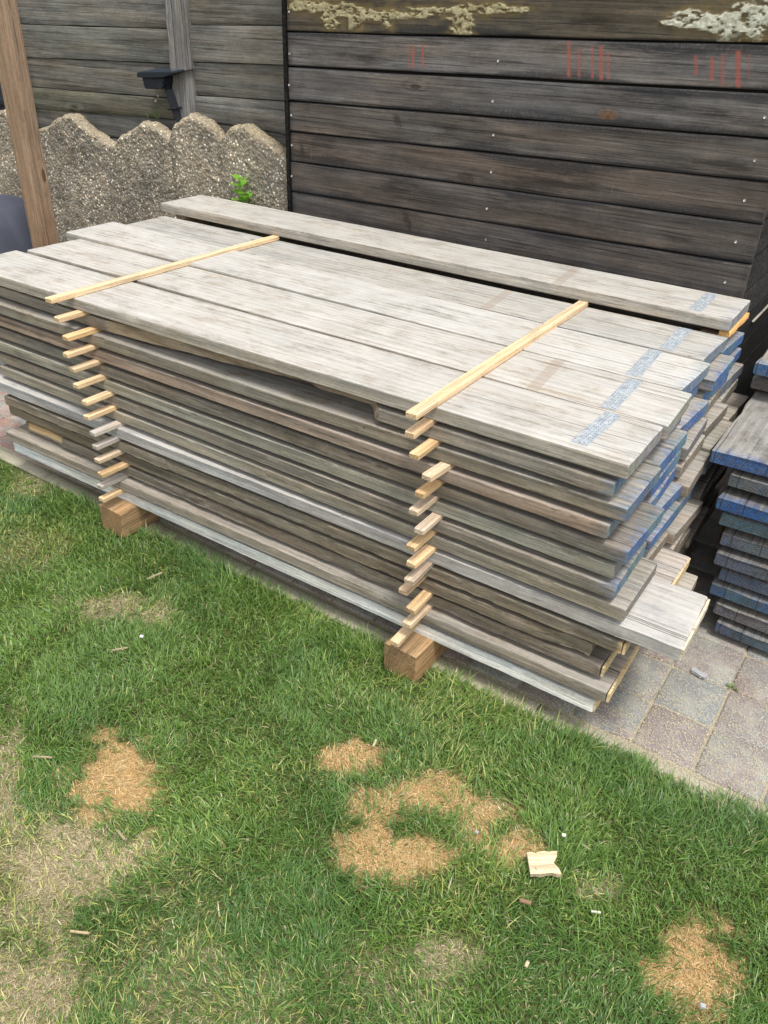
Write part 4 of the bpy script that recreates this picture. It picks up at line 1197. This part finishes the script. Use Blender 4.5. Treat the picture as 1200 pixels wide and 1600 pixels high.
    # left side (short return to the fence)
    for j in range(19):
        z0 = 0.03 + j * 0.108
        mt = plank("side_board", 0.3, 0.018, 0.1035, 1500 + j, 6, 0.001, 0.003)
        o = link("side_board", mt, MAT_DARK, S, Vector((-1.8795 + 0.002, 1.245, z0 + 0.1035)) - O, (0, 0, -math.pi / 2)); o.color = (0.09, 0.085, 0.08, 1)
    # flat roof edge above the picture
    boxm("roof", -1.93, -0.02, 1.14, 2.62, 2.04, 2.08, MAT_DARK, (0.08, 0.075, 0.07), 0.004)
shed()

# ------------------------------------------------------------------ fence
def fence():
    Fo = empty("garden_fence", (-3.1, 1.38, 0))
    tag(Fo, "grey weathered fence of wide horizontal boards behind the scalloped concrete", "fence")
    O = Vector(Fo.location)
    bays = [
        (-3.74, -2.605, [(1.66, 1.672), (1.516, 1.528), (1.372, 1.390), (1.229, 1.261), (1.096, 1.125), (1.0, 1.041), (0.90, 0.93), (0.77, 0.79), (0.62, 0.63), (0.46, 0.47), (0.30, 0.30), (0.14, 0.14)]),
        (-2.595, -1.884, [(1.70, 1.715), (1.555, 1.570), (1.407, 1.430), (1.271, 1.295), (1.143, 1.163), (1.051, 1.034), (0.93, 0.93), (0.78, 0.79), (0.62, 0.63), (0.46, 0.47), (0.30, 0.30), (0.14, 0.14)]),
        (-6.0, -3.80, [(1.66, 1.66), (1.51, 1.51), (1.37, 1.37), (1.23, 1.23), (1.09, 1.09), (0.99, 0.99), (0.86, 0.86), (0.70, 0.70), (0.54, 0.54), (0.38, 0.38), (0.22, 0.22), (0.06, 0.06)])]
    for bi, (xa, xb, ss) in enumerate(bays):
        for i in range(len(ss) - 1):
            (ta, tb), (ba, bb) = ss[i], ss[i + 1]
            g = 0.0017
            tint = 1.3 * np.array([(0.120, 0.116, 0.106), (0.155, 0.150, 0.138), (0.140, 0.138, 0.125), (0.130, 0.122, 0.108), (0.165, 0.158, 0.145)][(i + bi * 2) % 5])
            if bi == 2: tint = np.array([0.035, 0.04, 0.055])  # far left bay: deep shade painted in as a near-black tint
            if i == 4 and bi == 0: tint = np.array([0.135, 0.128, 0.10])
            b = wall_board("fence_board", xa, xb, ba + g, ta - g, bb + g, tb - g, 1.370 + (0.010 if i % 2 else 0.0), 0.02, MAT_FENCE, Fo, 70 + i + bi * 20, [float(v) for v in tint], None, 110, 10)
            b.location -= O
    bk = mesh_from("seam_light_block", [(-6.0, 1.405, 0.05), (-1.88, 1.405, 0.05), (-1.88, 1.405, 1.66), (-6.0, 1.405, 1.66), (-6.0, 1.415, 0.05), (-1.88, 1.415, 0.05), (-1.88, 1.415, 1.66), (-6.0, 1.415, 1.66)],
                   [(0, 1, 2, 3), (7, 6, 5, 4), (0, 3, 7, 4), (1, 5, 6, 2), (3, 2, 6, 7), (0, 4, 5, 1)])
    link("seam_light_block", bk, plain("dark light block", (0.030, 0.036, 0.018), 0.95), Fo, -O, smooth=False)  # added sheet that stops light showing through the board seams
    def post(x, yf, wdt, z1, tint, seed):
        mt = plank("fence_post", z1, wdt, 0.07, seed, 40, 0.0015, 0.004)
        o = link("fence_post", mt, MAT_FENCE, Fo, Vector((x, yf, z1)) - O)
        # stand it up: local x -> world z, local y -> world x, local z -> world -y
        o.matrix_local = Matrix.Translation(Vector((x, yf, z1)) - O) @ Matrix(((0, 1, 0, 0), (0, 0, -1, 0), (1, 0, 0, 0), (0, 0, 0, 1)))
        o.color = (*tint, 1)
    post(-2.637, 1.334, 0.100, 1.78, (0.215, 0.21, 0.205), 1600)
    post(-3.82, 1.334, 0.100, 1.78, (0.16, 0.155, 0.15), 1601)
fence()

# ------------------------------------------------------------------ scalloped pebble concrete
CONC = [(-4.60, 0.99), (-4.45, 0.955), (-4.30, 0.985), (-4.12, 1.01), (-4.02, 0.965), (-3.924, 0.972), (-3.784, 0.995), (-3.73, 0.964), (-3.66, 0.905), (-3.58, 0.918), (-3.5, 0.938), (-3.444, 0.954), (-3.38, 0.988), (-3.31, 1.011), (-3.251, 1.016), (-3.17, 0.967), (-3.083, 0.942), (-3.017, 0.916), (-2.96, 0.927), (-2.918, 0.958), (-2.843, 0.986), (-2.768, 1.025), (-2.7, 1.031), (-2.624, 0.996), (-2.595, 0.978), (-2.57, 1.032), (-2.51, 1.060), (-2.453, 1.085), (-2.365, 1.065), (-2.318, 1.035), (-2.300, 1.01), (-2.282, 1.009), (-2.219, 1.058), (-2.132, 1.071), (-2.065, 1.039), (-1.998, 1.017), (-1.925, 0.977), (-1.89, 0.94)]
GROOVES = [-4.60, -4.02, -3.65, -3.06, -2.597, -2.309, -1.88]
def concrete():
    xs_c = np.array([c[0] for c in CONC]); zs_c = np.array([c[1] for c in CONC])
    nx, nz = 560, 130
    xs = np.linspace(-4.60, -1.885, nx + 1)
    top = np.interp(xs, xs_c, zs_c) + (N1(xs * 60, xs * 0, 3) - 0.5) * 0.010 + (N2(xs * 180, xs * 0, 2) - 0.5) * 0.006
    v = 1 - (1 - np.linspace(0, 1, nz + 1)) ** 1.6
    X = np.repeat(xs[:, None], nz + 1, 1)
    Vv = np.repeat(v[None, :], nx + 1, 0)
    z0 = 0.0
    Z = z0 + (top[:, None] - z0) * Vv
    gr = np.array(GROOVES)
    # bulge of each rounded pale between two grooves
    k = np.clip(np.searchsorted(gr, X) - 1, 0, len(gr) - 2)
    u = (X - gr[k]) / (gr[k + 1] - gr[k])
    bul = np.sqrt(np.clip(1 - (2 * u - 1) ** 2, 0, 1))
    Y = 1.258 - 0.018 * bul
    d = top[:, None] - Z
    Y = Y + np.clip(1 - d / 0.018, 0, 1) ** 2 * 0.016
    peb = (N1(X * 75, Z * 75, 2) - 0.5) * 0.007 + (N2(X * 160, Z * 160, 1) - 0.5) * 0.005
    Y = Y + peb + (N3(X * 9, Z * 9, 3) - 0.5) * 0.008 + (N1(X * 28, Z * 28, 2) - 0.5) * 0.004
    V = np.stack([X, Y, Z], -1).reshape(-1, 3)
    idx = np.arange((nx + 1) * (nz + 1)).reshape(nx + 1, nz + 1)
    Q = np.stack([idx[:-1, :-1], idx[1:, :-1], idx[1:, 1:], idx[:-1, 1:]], -1).reshape(-1, 4)
    nb = len(V)
    back = np.stack([xs, np.full(nx + 1, 1.318), top - 0.008], -1)
    mid = np.stack([xs, np.full(nx + 1, 1.292), top + 0.003], -1)
    bot = np.stack([xs, np.full(nx + 1, 1.318), np.full(nx + 1, 0.0)], -1)
    V = np.concatenate([V, mid, back, bot])
    i = np.arange(nx)
    m0 = nb; b0 = nb + nx + 1; c0 = b0 + nx + 1
    Q = np.concatenate([Q, np.stack([idx[:-1, -1], idx[1:, -1], m0 + i + 1, m0 + i], -1), np.stack([m0 + i, m0 + i + 1, b0 + i + 1, b0 + i], -1), np.stack([b0 + i, b0 + i + 1, c0 + i + 1, c0 + i], -1)])
    me = fast_mesh("scalloped_wall", V, Q)
    li = np.zeros(len(V)); li[:nb] = np.clip(1 - (d.ravel() / 0.035), 0, 1); li[nb:] = 1
    li *= (0.35 + 0.9 * N3(V[:, 0] * 12, V[:, 2] * 12, 2)) * np.where(V[:, 0] < -3.66, 0.4, 1.0)
    set_f(me, 'lichen', np.clip(li, 0, 1))
    m = M("pebble concrete", 0.92, 0.25)
    P = m.obj()
    vn = m.n('TexVoronoi'); m.put(vn.inputs['Vector'], m.vmath('ADD', P, m.vmath('SCALE', m.comb(m.noise(P, 40), m.noise(m.vmath('ADD', P, (5, 5, 5)), 40), 0.0), 0.010))); vn.inputs['Scale'].default_value = 92
    vc = m.sep(vn.outputs['Color'])
    dist = vn.outputs['Distance']
    peb = m.ramp(dist, 0.52, 0.30)
    pc = m.mix(m.ramp(vc[0], 0.2, 0.9), (0.17, 0.15, 0.12), (0.47, 0.43, 0.36))
    pc = m.mix(m.ramp(vc[1], 0.78, 0.88), pc, (0.76, 0.73, 0.66))
    pc = m.mix(m.ramp(vc[2], 0.70, 0.85, 0, 0.8), pc, (0.28, 0.19, 0.11))
    mt = m.mix(m.noise(P, 20, 4), (0.13, 0.122, 0.105), (0.28, 0.265, 0.235))
    c = m.mix(peb, mt, pc)
    f2 = m.noise(P, 5, 5, 0.65)
    c = m.mix(1.0, c, m.mix(m.ramp(f2, 0.3, 0.7), (0.72, 0.72, 0.72), (1.25, 1.22, 1.16)), 'MULTIPLY')
    c = m.mix(1.0, c, (1.22, 1.17, 1.08), 'MULTIPLY')
    st = m.ramp(m.noise(m.vmath('MULTIPLY', P, (26, 1, 3)), 1, 6, 0.7), 0.50, 0.68)
    c = m.mix(m.math('MULTIPLY', st, 0.35), c, m.mix(1.0, c, (0.55, 0.56, 0.52), 'MULTIPLY'))
    # pale bird-lime and lichen spots
    sp = m.ramp(m.noise(P, 13, 5, 0.75), 0.66, 0.72)
    c = m.mix(m.math('MULTIPLY', sp, 0.55), c, (0.55, 0.57, 0.57))
    ln = m.attr('lichen')
    lm = m.math('MULTIPLY', ln, m.ramp(m.noise(P, 70, 4, 0.7), 0.35, 0.6))
    c = m.mix(lm, c, m.mix(m.noise(P, 45, 2), (0.24, 0.175, 0.09), (0.50, 0.42, 0.28)))
    m.color(c)
    m.bump(m.math('ADD', m.math('MULTIPLY', dist, -1.0), m.math('MULTIPLY', m.noise(P, 300, 3), 0.4)), 0.9, 0.006)
    o = link("scalloped_wall", me, m.mat)
    tag(o, "pebbly grey concrete wall with a scalloped top below the fence", "wall")
concrete()

# ------------------------------------------------------------------ upright timber post at the left
mt = plank("timber_post", 1.95, 0.078, 0.078, 1700, 60, 0.0012, 0.004)
o = link("timber_post", mt, MAT_BEAM)
o.matrix_world = Matrix.Translation((-2.675, 0.538, 1.95)) @ Matrix(((0, 1, 0, 0), (0, 0, -1, 0), (1, 0, 0, 0), (0, 0, 0, 1)))
o.color = (0.30, 0.205, 0.135, 1)
tag(o, "square brown timber post standing behind the left end of the stack", "post")

# ------------------------------------------------------------------ solar spike light
def solar_light():
    S = empty("solar_light", (-2.62, 1.325, 1.0))
    tag(S, "black solar spotlight on a spike leaning behind the concrete wall", "garden light")
    O = Vector(S.location)
    def part(name, V, F, mat, bev=0.0015):
        me = mesh_from(name, V, F)
        bm = bmesh.new(); bm.from_mesh(me)
        bmesh.ops.recalc_face_normals(bm, faces=bm.faces)
        if bev: bmesh.ops.bevel(bm, geom=list(bm.edges), offset=bev, segments=2, affect='EDGES')
        bm.to_mesh(me); bm.free(); sharp(me, 40)
        return link(name, me, mat, S, -O)
    def prism(poly, y0, y1, skew=0.0):
        n = len(poly)
        V = [(x, y0, z) for x, z in poly] + [(x + skew, y1, z + 0.012) for x, z in poly]
        F = [tuple(range(n)), tuple(range(2 * n - 1, n - 1, -1))] + [(i, i + n, (i + 1) % n + n, (i + 1) % n) for i in range(n)]
        return V, F
    part("panel_housing", *prism([(-2.782, 1.203), (-2.779, 1.221), (-2.660, 1.229), (-2.534, 1.236), (-2.560, 1.229), (-2.610, 1.214), (-2.700, 1.206)], 1.270, 1.375, 0.012), MAT_BLACK, 0.0012)
    part("solar_panel", [(-2.770, 1.278, 1.2252), (-2.560, 1.278, 1.2385), (-2.548, 1.366, 1.2500), (-2.758, 1.366, 1.2372), (-2.770, 1.278, 1.2215), (-2.560, 1.278, 1.2345), (-2.548, 1.366, 1.2460), (-2.758, 1.366, 1.2330)],
         [(0, 1, 2, 3), (4, 7, 6, 5), (0, 4, 5, 1), (1, 5, 6, 2), (2, 6, 7, 3), (3, 7, 4, 0)], MAT_PANEL, 0)
    part("lamp_head", *prism([(-2.770, 1.207), (-2.759, 1.158), (-2.668, 1.163), (-2.628, 1.177), (-2.622, 1.211), (-2.700, 1.208)], 1.285, 1.355), MAT_BLACK, 0.004)
    def tube(name, a, b, r0, r1, seg=4, mat=MAT_BLACK):
        a = Vector(a); b = Vector(b); d = (b - a).normalized()
        bm = bmesh.new()
        bmesh.ops.create_cone(bm, cap_ends=True, segments=seg, radius1=r0, radius2=r1, depth=(b - a).length)
        me = bpy.data.meshes.new(name); bm.to_mesh(me); bm.free()
        o = link(name, me, mat, S, smooth=False)
        q = d.to_track_quat('Z', 'Y').to_matrix().to_4x4()
        o.matrix_local = Matrix.Translation((a + b) / 2 - O) @ q
        return o
    tube("neck", (-2.650, 1.325, 1.185), (-2.656, 1.325, 1.152), 0.017, 0.013, 12)
    tube("tilt_knob", (-2.640, 1.283, 1.180), (-2.640, 1.270, 1.180), 0.014, 0.012, 14)
    tube("stake", (-2.650, 1.325, 1.160), (-2.612, 1.330, 1.055), 0.0235, 0.022, 4)
    tube("flange", (-2.622, 1.329, 1.092), (-2.621, 1.329, 1.087), 0.038, 0.038, 20)
    tube("spike", (-2.613, 1.330, 1.060), (-2.545, 1.338, 0.84), 0.020, 0.006, 4)
solar_light()

# ------------------------------------------------------------------ plants
def leaf_mat():
    m = M("leaf green", 0.5, 0.4)
    P = m.obj()
    c = m.mix(m.noise(P, 40, 3), (0.12, 0.30, 0.03), (0.26, 0.50, 0.07))
    m.color(c)
    tr = m.n('BsdfTranslucent'); m.put(tr.inputs['Color'], (0.30, 0.55, 0.06, 1))
    mx = m.n('MixShader'); mx.inputs[0].default_value = 0.35
    m.t.links.new(m.b.outputs[0], mx.inputs[1]); m.t.links.new(tr.outputs[0], mx.inputs[2])
    m.t.links.new(mx.outputs[0], m.t.nodes['Material Output'].inputs['Surface'])
    return m.mat
MAT_LEAF = leaf_mat()
def leaf_geo(V, F, base, d, upv, L, W, droop, serr=True):
    """one toothed leaf, folded along its midrib and drooping"""
    d = d.normalized(); side = d.cross(upv).normalized(); nrm = side.cross(d)
    n = 8; b0 = len(V)
    for i in range(n + 1):
        t = i / n
        prof = (math.sin(math.pi * min(1, t ** 0.75)) ** 0.9) * (1.0 if t < 1 else 0)
        if serr and i % 2: prof *= 0.82
        c = base + d * (L * t) - Vector((0, 0, 1)) * (droop * L * t * t)
        w_ = W * 0.5 * prof + 0.0003
        V.append(c - side * w_ + nrm * w_ * 0.35); V.append(c); V.append(c + side * w_ + nrm * w_ * 0.35)
    for i in range(n):
        a = b0 + i * 3
        F.append((a, a + 1, a + 4, a + 3)); F.append((a + 1, a + 2, a + 5, a + 4))
def weed():
    P = empty("nettle_plant", (-2.125, 1.205, 0.45))
    tag(P, "bright green leafy weed growing between the stack and concrete wall", "plant")
    O = Vector(P.location)
    r = random.Random(5)
    V = []; F = []
    stems = []
    top = Vector((-2.128, 1.19, 0.865))
    b = Vector((-2.12, 1.215, 0.0))
    stems.append((b, top)); stems.append((Vector((-2.10, 1.215, 0.0)), Vector((-2.085, 1.18, 0.80))))
    for (s0, s1), nn in zip(stems, (9, 6)):
        for i in range(nn):
            t = 0.74 + 0.26 * i / (nn - 1)
            p = s0.lerp(s1, t)
            L = 0.115 * (1.12 - 0.55 * (i / (nn - 1)))
            for kq in range(2):
                a = i * 1.55 + kq * math.pi + r.uniform(-0.3, 0.3)
                d = Vector((math.cos(a), math.sin(a) * 0.8, 0.25 + 0.5 * (i / nn)))
                leaf_geo(V, F, p, d, Vector((0, 0, 1)), L * r.uniform(0.8, 1.1), L * 0.62, 0.30)
    me = mesh_from("leaves", [v - O for v in V], F)
    link("leaves", me, MAT_LEAF, P)
    Vs = []; Fs = []
    for s0, s1 in stems:
        b0 = len(Vs)
        for i in range(9):
            c = s0.lerp(s1, i / 8) + Vector((math.sin(i * 0.9) * 0.003, 0, 0))
            for j in range(6):
                a = j * math.pi / 3; rr = 0.0035 * (1 - 0.05 * i)
                Vs.append(c + Vector((math.cos(a) * rr, math.sin(a) * rr, 0)) - O)
        for i in range(8):
            for j in range(6):
                Fs.append((b0 + i * 6 + j, b0 + i * 6 + (j + 1) % 6, b0 + (i + 1) * 6 + (j + 1) % 6, b0 + (i + 1) * 6 + j))
    link("stem", mesh_from("stem", Vs, Fs), MAT_LEAF, P)
weed()
def small_weed():
    P = empty("small_weed", (-2.78, 1.335, 1.03))
    tag(P, "small sprig with two tiny pale flower heads against the fence", "plant")
    O = Vector(P.location)
    V = []; F = []
    r = random.Random(9)
    for x, n_, h in ((-2.815, 4, 0.036), (-2.755, 8, 0.045)):
        for i in range(n_):
            a = r.uniform(0, 6.28); d = Vector((math.cos(a) * 0.7, math.sin(a) * 0.3, 1.0))
            leaf_geo(V, F, Vector((x, 1.335, 1.035)), d, Vector((0, 1, 0.2)), h * r.uniform(0.7, 1.1), 0.010, 0.1, False)
    m = plain("dull leaf", (0.08, 0.12, 0.035), 0.6, 0, 0.3)
    link("leaves", mesh_from("leaves", [v - O for v in V], F), m, P)
    for fx, fz in ((-2.751, 1.109), (-2.732, 1.131)):
        bm = bmesh.new(); bmesh.ops.create_icosphere(bm, subdivisions=2, radius=0.005)
        for v in bm.verts: v.co *= r.uniform(0.75, 1.15)
        me = bpy.data.meshes.new("flower_head"); bm.to_mesh(me); bm.free()
        link("flower_head", me, plain("pale flower", (0.55, 0.52, 0.42), 0.8), P, Vector((fx, 1.335, fz)) - O)
        Vs = [Vector((-2.755, 1.334, 1.03)) - O, Vector((-2.7535, 1.334, 1.03)) - O, Vector((fx + 0.001, 1.334, fz)) - O, Vector((fx, 1.334, fz)) - O]
        Vs += [v + Vector((0, 0.0012, 0)) for v in Vs]
        link("stalk", mesh_from("stalk", Vs, [(0, 1, 2, 3), (7, 6, 5, 4), (0, 3, 7, 4), (1, 5, 6, 2)]), m, P, smooth=False)
small_weed()
# weeds along the kerb by the left end of the stack and in the paving joint
def joint_grass():
    V = []; F = []
    r = random.Random(4)
    for i in range(16):
        a = r.uniform(0, 6.28)
        leaf_geo(V, F, Vector((0.286 + r.uniform(-0.012, 0.012), 0.405 + r.uniform(-0.006, 0.006), 0.001)), Vector((math.cos(a), math.sin(a), 0.9)), Vector((0.1, 0, 1)), r.uniform(0.015, 0.03), 0.0018, 0.4, False)
    o = link("joint_weed", mesh_from("joint_weed", V, F), plain("joint weed leaf", (0.13, 0.19, 0.05), 0.6, 0, 0.3))
    tag(o, "tiny grass tuft in a sandy joint between paving blocks", "plant")
joint_grass()

# ------------------------------------------------------------------ grey fabric bundle
def bundle():
    m = M("dark grey fabric", 0.85, 0.2)
    P = m.obj()
    f = m.noise(P, 9, 4); w_ = m.noise(P, 500, 2)
    m.color(m.mix(f, (0.040, 0.043, 0.060), (0.085, 0.09, 0.115)))
    m.bump(w_, 0.25, 0.002)
    nu, nv_ = 96, 64
    V = []; 
    nn = VN(77)
    for i in range(nv_ + 1):
        ph = math.pi * 0.5 * i / nv_
        for j in range(nu):
            th = 2 * math.pi * j / nu
            zz = math.sin(ph) ** 0.85
            rr = math.cos(ph) ** 0.45 if i < nv_ else 0
            # seams of the cover: four creases, plus soft folds
            fold = 1 + 0.035 * float(nn(math.cos(th) * 2 + 5, math.sin(th) * 2 + 5 + zz * 1.3, 3) - 0.5) * 2
            cre = 1 - 0.03 * max(0, math.cos(th * 6 + zz * 1.2)) ** 14
            V.append((0.30 * rr * math.cos(th) * fold * cre, 0.32 * rr * math.sin(th) * fold * cre, 0.735 * zz * (1 + 0.02 * (fold - 1))))
    F = []
    for i in range(nv_):
        for j in range(nu):
            a = i * nu + j; b = i * nu + (j + 1) % nu
            F.append((a, b, b + nu, a + nu))
    me = mesh_from("fabric_cover", V, F)
    o = link("fabric_cover", me, m.mat, None, (-3.14, 0.66, 0.0))
    tag(o, "dark grey fabric covered bundle standing behind the left end of the stack", "cover")
bundle()

# ------------------------------------------------------------------ bits lying about
def chip(name, loc, L, W, T, rz, tint, label, cat, seed, rot=(0, 0), mat=None, group=None, notch=False):
    r = np.random.RandomState(seed)
    n = 7
    top = []
    for i in range(n + 1): top.append((-L / 2 + L * i / n, -W / 2 + r.uniform(-0.12, 0.12) * W * 0.5))
    for i in range(1, 4): top.append((L / 2 + r.uniform(-0.05, 0.05) * L - (0.18 * L if notch and i == 2 else 0), -W / 2 + W * i / 4))
    for i in range(n + 1): top.append((L / 2 - L * i / n, W / 2 + r.uniform(-0.12, 0.12) * W * 0.5))
    m_ = len(top)
    V = [(x, y, T / 2 + r.uniform(-0.1, 0.1) * T) for x, y in top] + [(x, y, -T / 2) for x, y in top]
    F = [tuple(range(m_)), tuple(range(2 * m_ - 1, m_ - 1, -1))] + [(i, i + m_, (i + 1) % m_ + m_, (i + 1) % m_) for i in range(m_)]
    me = mesh_from(name, V, F)
    bm = bmesh.new(); bm.from_mesh(me); bmesh.ops.recalc_face_normals(bm, faces=bm.faces); bm.to_mesh(me); bm.free()
    o = link(name, me, mat or MAT_PINE, None, loc, (rot[0], rot[1], rz), smooth=False)
    o.color = (*tint, 1)
    tag(o, label, cat, group)
    return o
MAT_STONE = plain("pale stone", (0.36, 0.36, 0.37), 0.8, 0, 0.25, 60)
chip("wood_offcut", (0.103, -0.378, 0.026), 0.062, 0.047, 0.011, 0.62, (0.66, 0.52, 0.34), "square pale wood offcut with a notched side lying on the grass", "offcut", 3, (0.12, -0.05), notch=True)
chip("flat_stone", (0.198, 0.405, 0.006), 0.040, 0.017, 0.008, -0.2, (0.5, 0.5, 0.5), "flat pale grey stone lying on the paving beyond the pale board", "stone", 4, mat=MAT_STONE)
STK = (0.36, 0.30, 0.19)
chip("wood_sliver", (-0.944, -0.797, 0.024), 0.045, 0.004, 0.003, 0.55, STK, "thin pale sliver left of the leftmost orange patch", "sliver", 5, group="slivers and chips in the lawn")
chip("wood_sliver", (-0.359, -0.317, 0.022), 0.026, 0.005, 0.003, 1.9, (0.55, 0.48, 0.34), "whitish sliver standing on the small round orange patch", "sliver", 6, (0.3, 0.2), group="slivers and chips in the lawn")
chip("wood_sliver", (0.108, -0.471, 0.022), 0.022, 0.007, 0.004, 0.3, (0.30, 0.18, 0.12), "reddish brown stick just below the notched offcut", "sliver", 7, group="slivers and chips in the lawn")
chip("wood_sliver", (0.229, -0.412, 0.024), 0.018, 0.0035, 0.003, 0.5, (0.55, 0.52, 0.42), "small white sliver in grass right of the brown stick", "sliver", 8, group="slivers and chips in the lawn")
chip("wood_chip", (0.109, -0.289, 0.024), 0.0077, 0.0056, 0.003, 0.4, (0.85, 0.83, 0.78), "tiny white chip above the notched offcut", "chip", 9, group="slivers and chips in the lawn")
chip("wood_chip", (0.164, -0.581, 0.024), 0.0112, 0.0056, 0.003, 1.6, (0.70, 0.60, 0.42), "small tan chip low in the lawn between two dry patches", "chip", 10, group="slivers and chips in the lawn")
chip("pebble", (0.449, -0.465, 0.020), 0.0091, 0.0070, 0.006, 0.4, (0.5, 0.5, 0.5), "small grey pebble on the lower right orange patch", "pebble", 11, mat=MAT_STONE)
chip("wood_chip", (-1.082, -0.387, 0.026), 0.0091, 0.0063, 0.004, 0.4, (0.85, 0.85, 0.85), "white chip in the grass below the left beam", "chip", 12, group="slivers and chips in the lawn")
chip("wood_sliver", (-1.263, -0.179, 0.026), 0.05, 0.004, 0.003, 1.35, STK, "long thin straw sliver nearest the left beam", "sliver", 13, group="slivers and chips in the lawn")
chip("wood_sliver", (-1.095, -0.451, 0.02), 0.04, 0.004, 0.003, 0.9, STK, "straw sliver under the pale dry spots at left", "sliver", 14, group="slivers and chips in the lawn")
chip("wood_sliver", (-0.643, -0.827, 0.02), 0.03, 0.004, 0.003, -0.2, STK, "straw sliver on the big dry patch edge", "sliver", 15, group="slivers and chips in the lawn")
chip("wood_sliver", (-0.542, -1.009, 0.02), 0.036, 0.004, 0.003, 0.5, STK, "straw sliver near the lower left corner dry patch", "sliver", 16, group="slivers and chips in the lawn")
chip("pebble", (-0.048, -0.383, 0.012), 0.0070, 0.0063, 0.005, 0.1, (0.5, 0.5, 0.5), "tiny white pebble among the middle orange patches", "pebble", 17, mat=MAT_STONE)
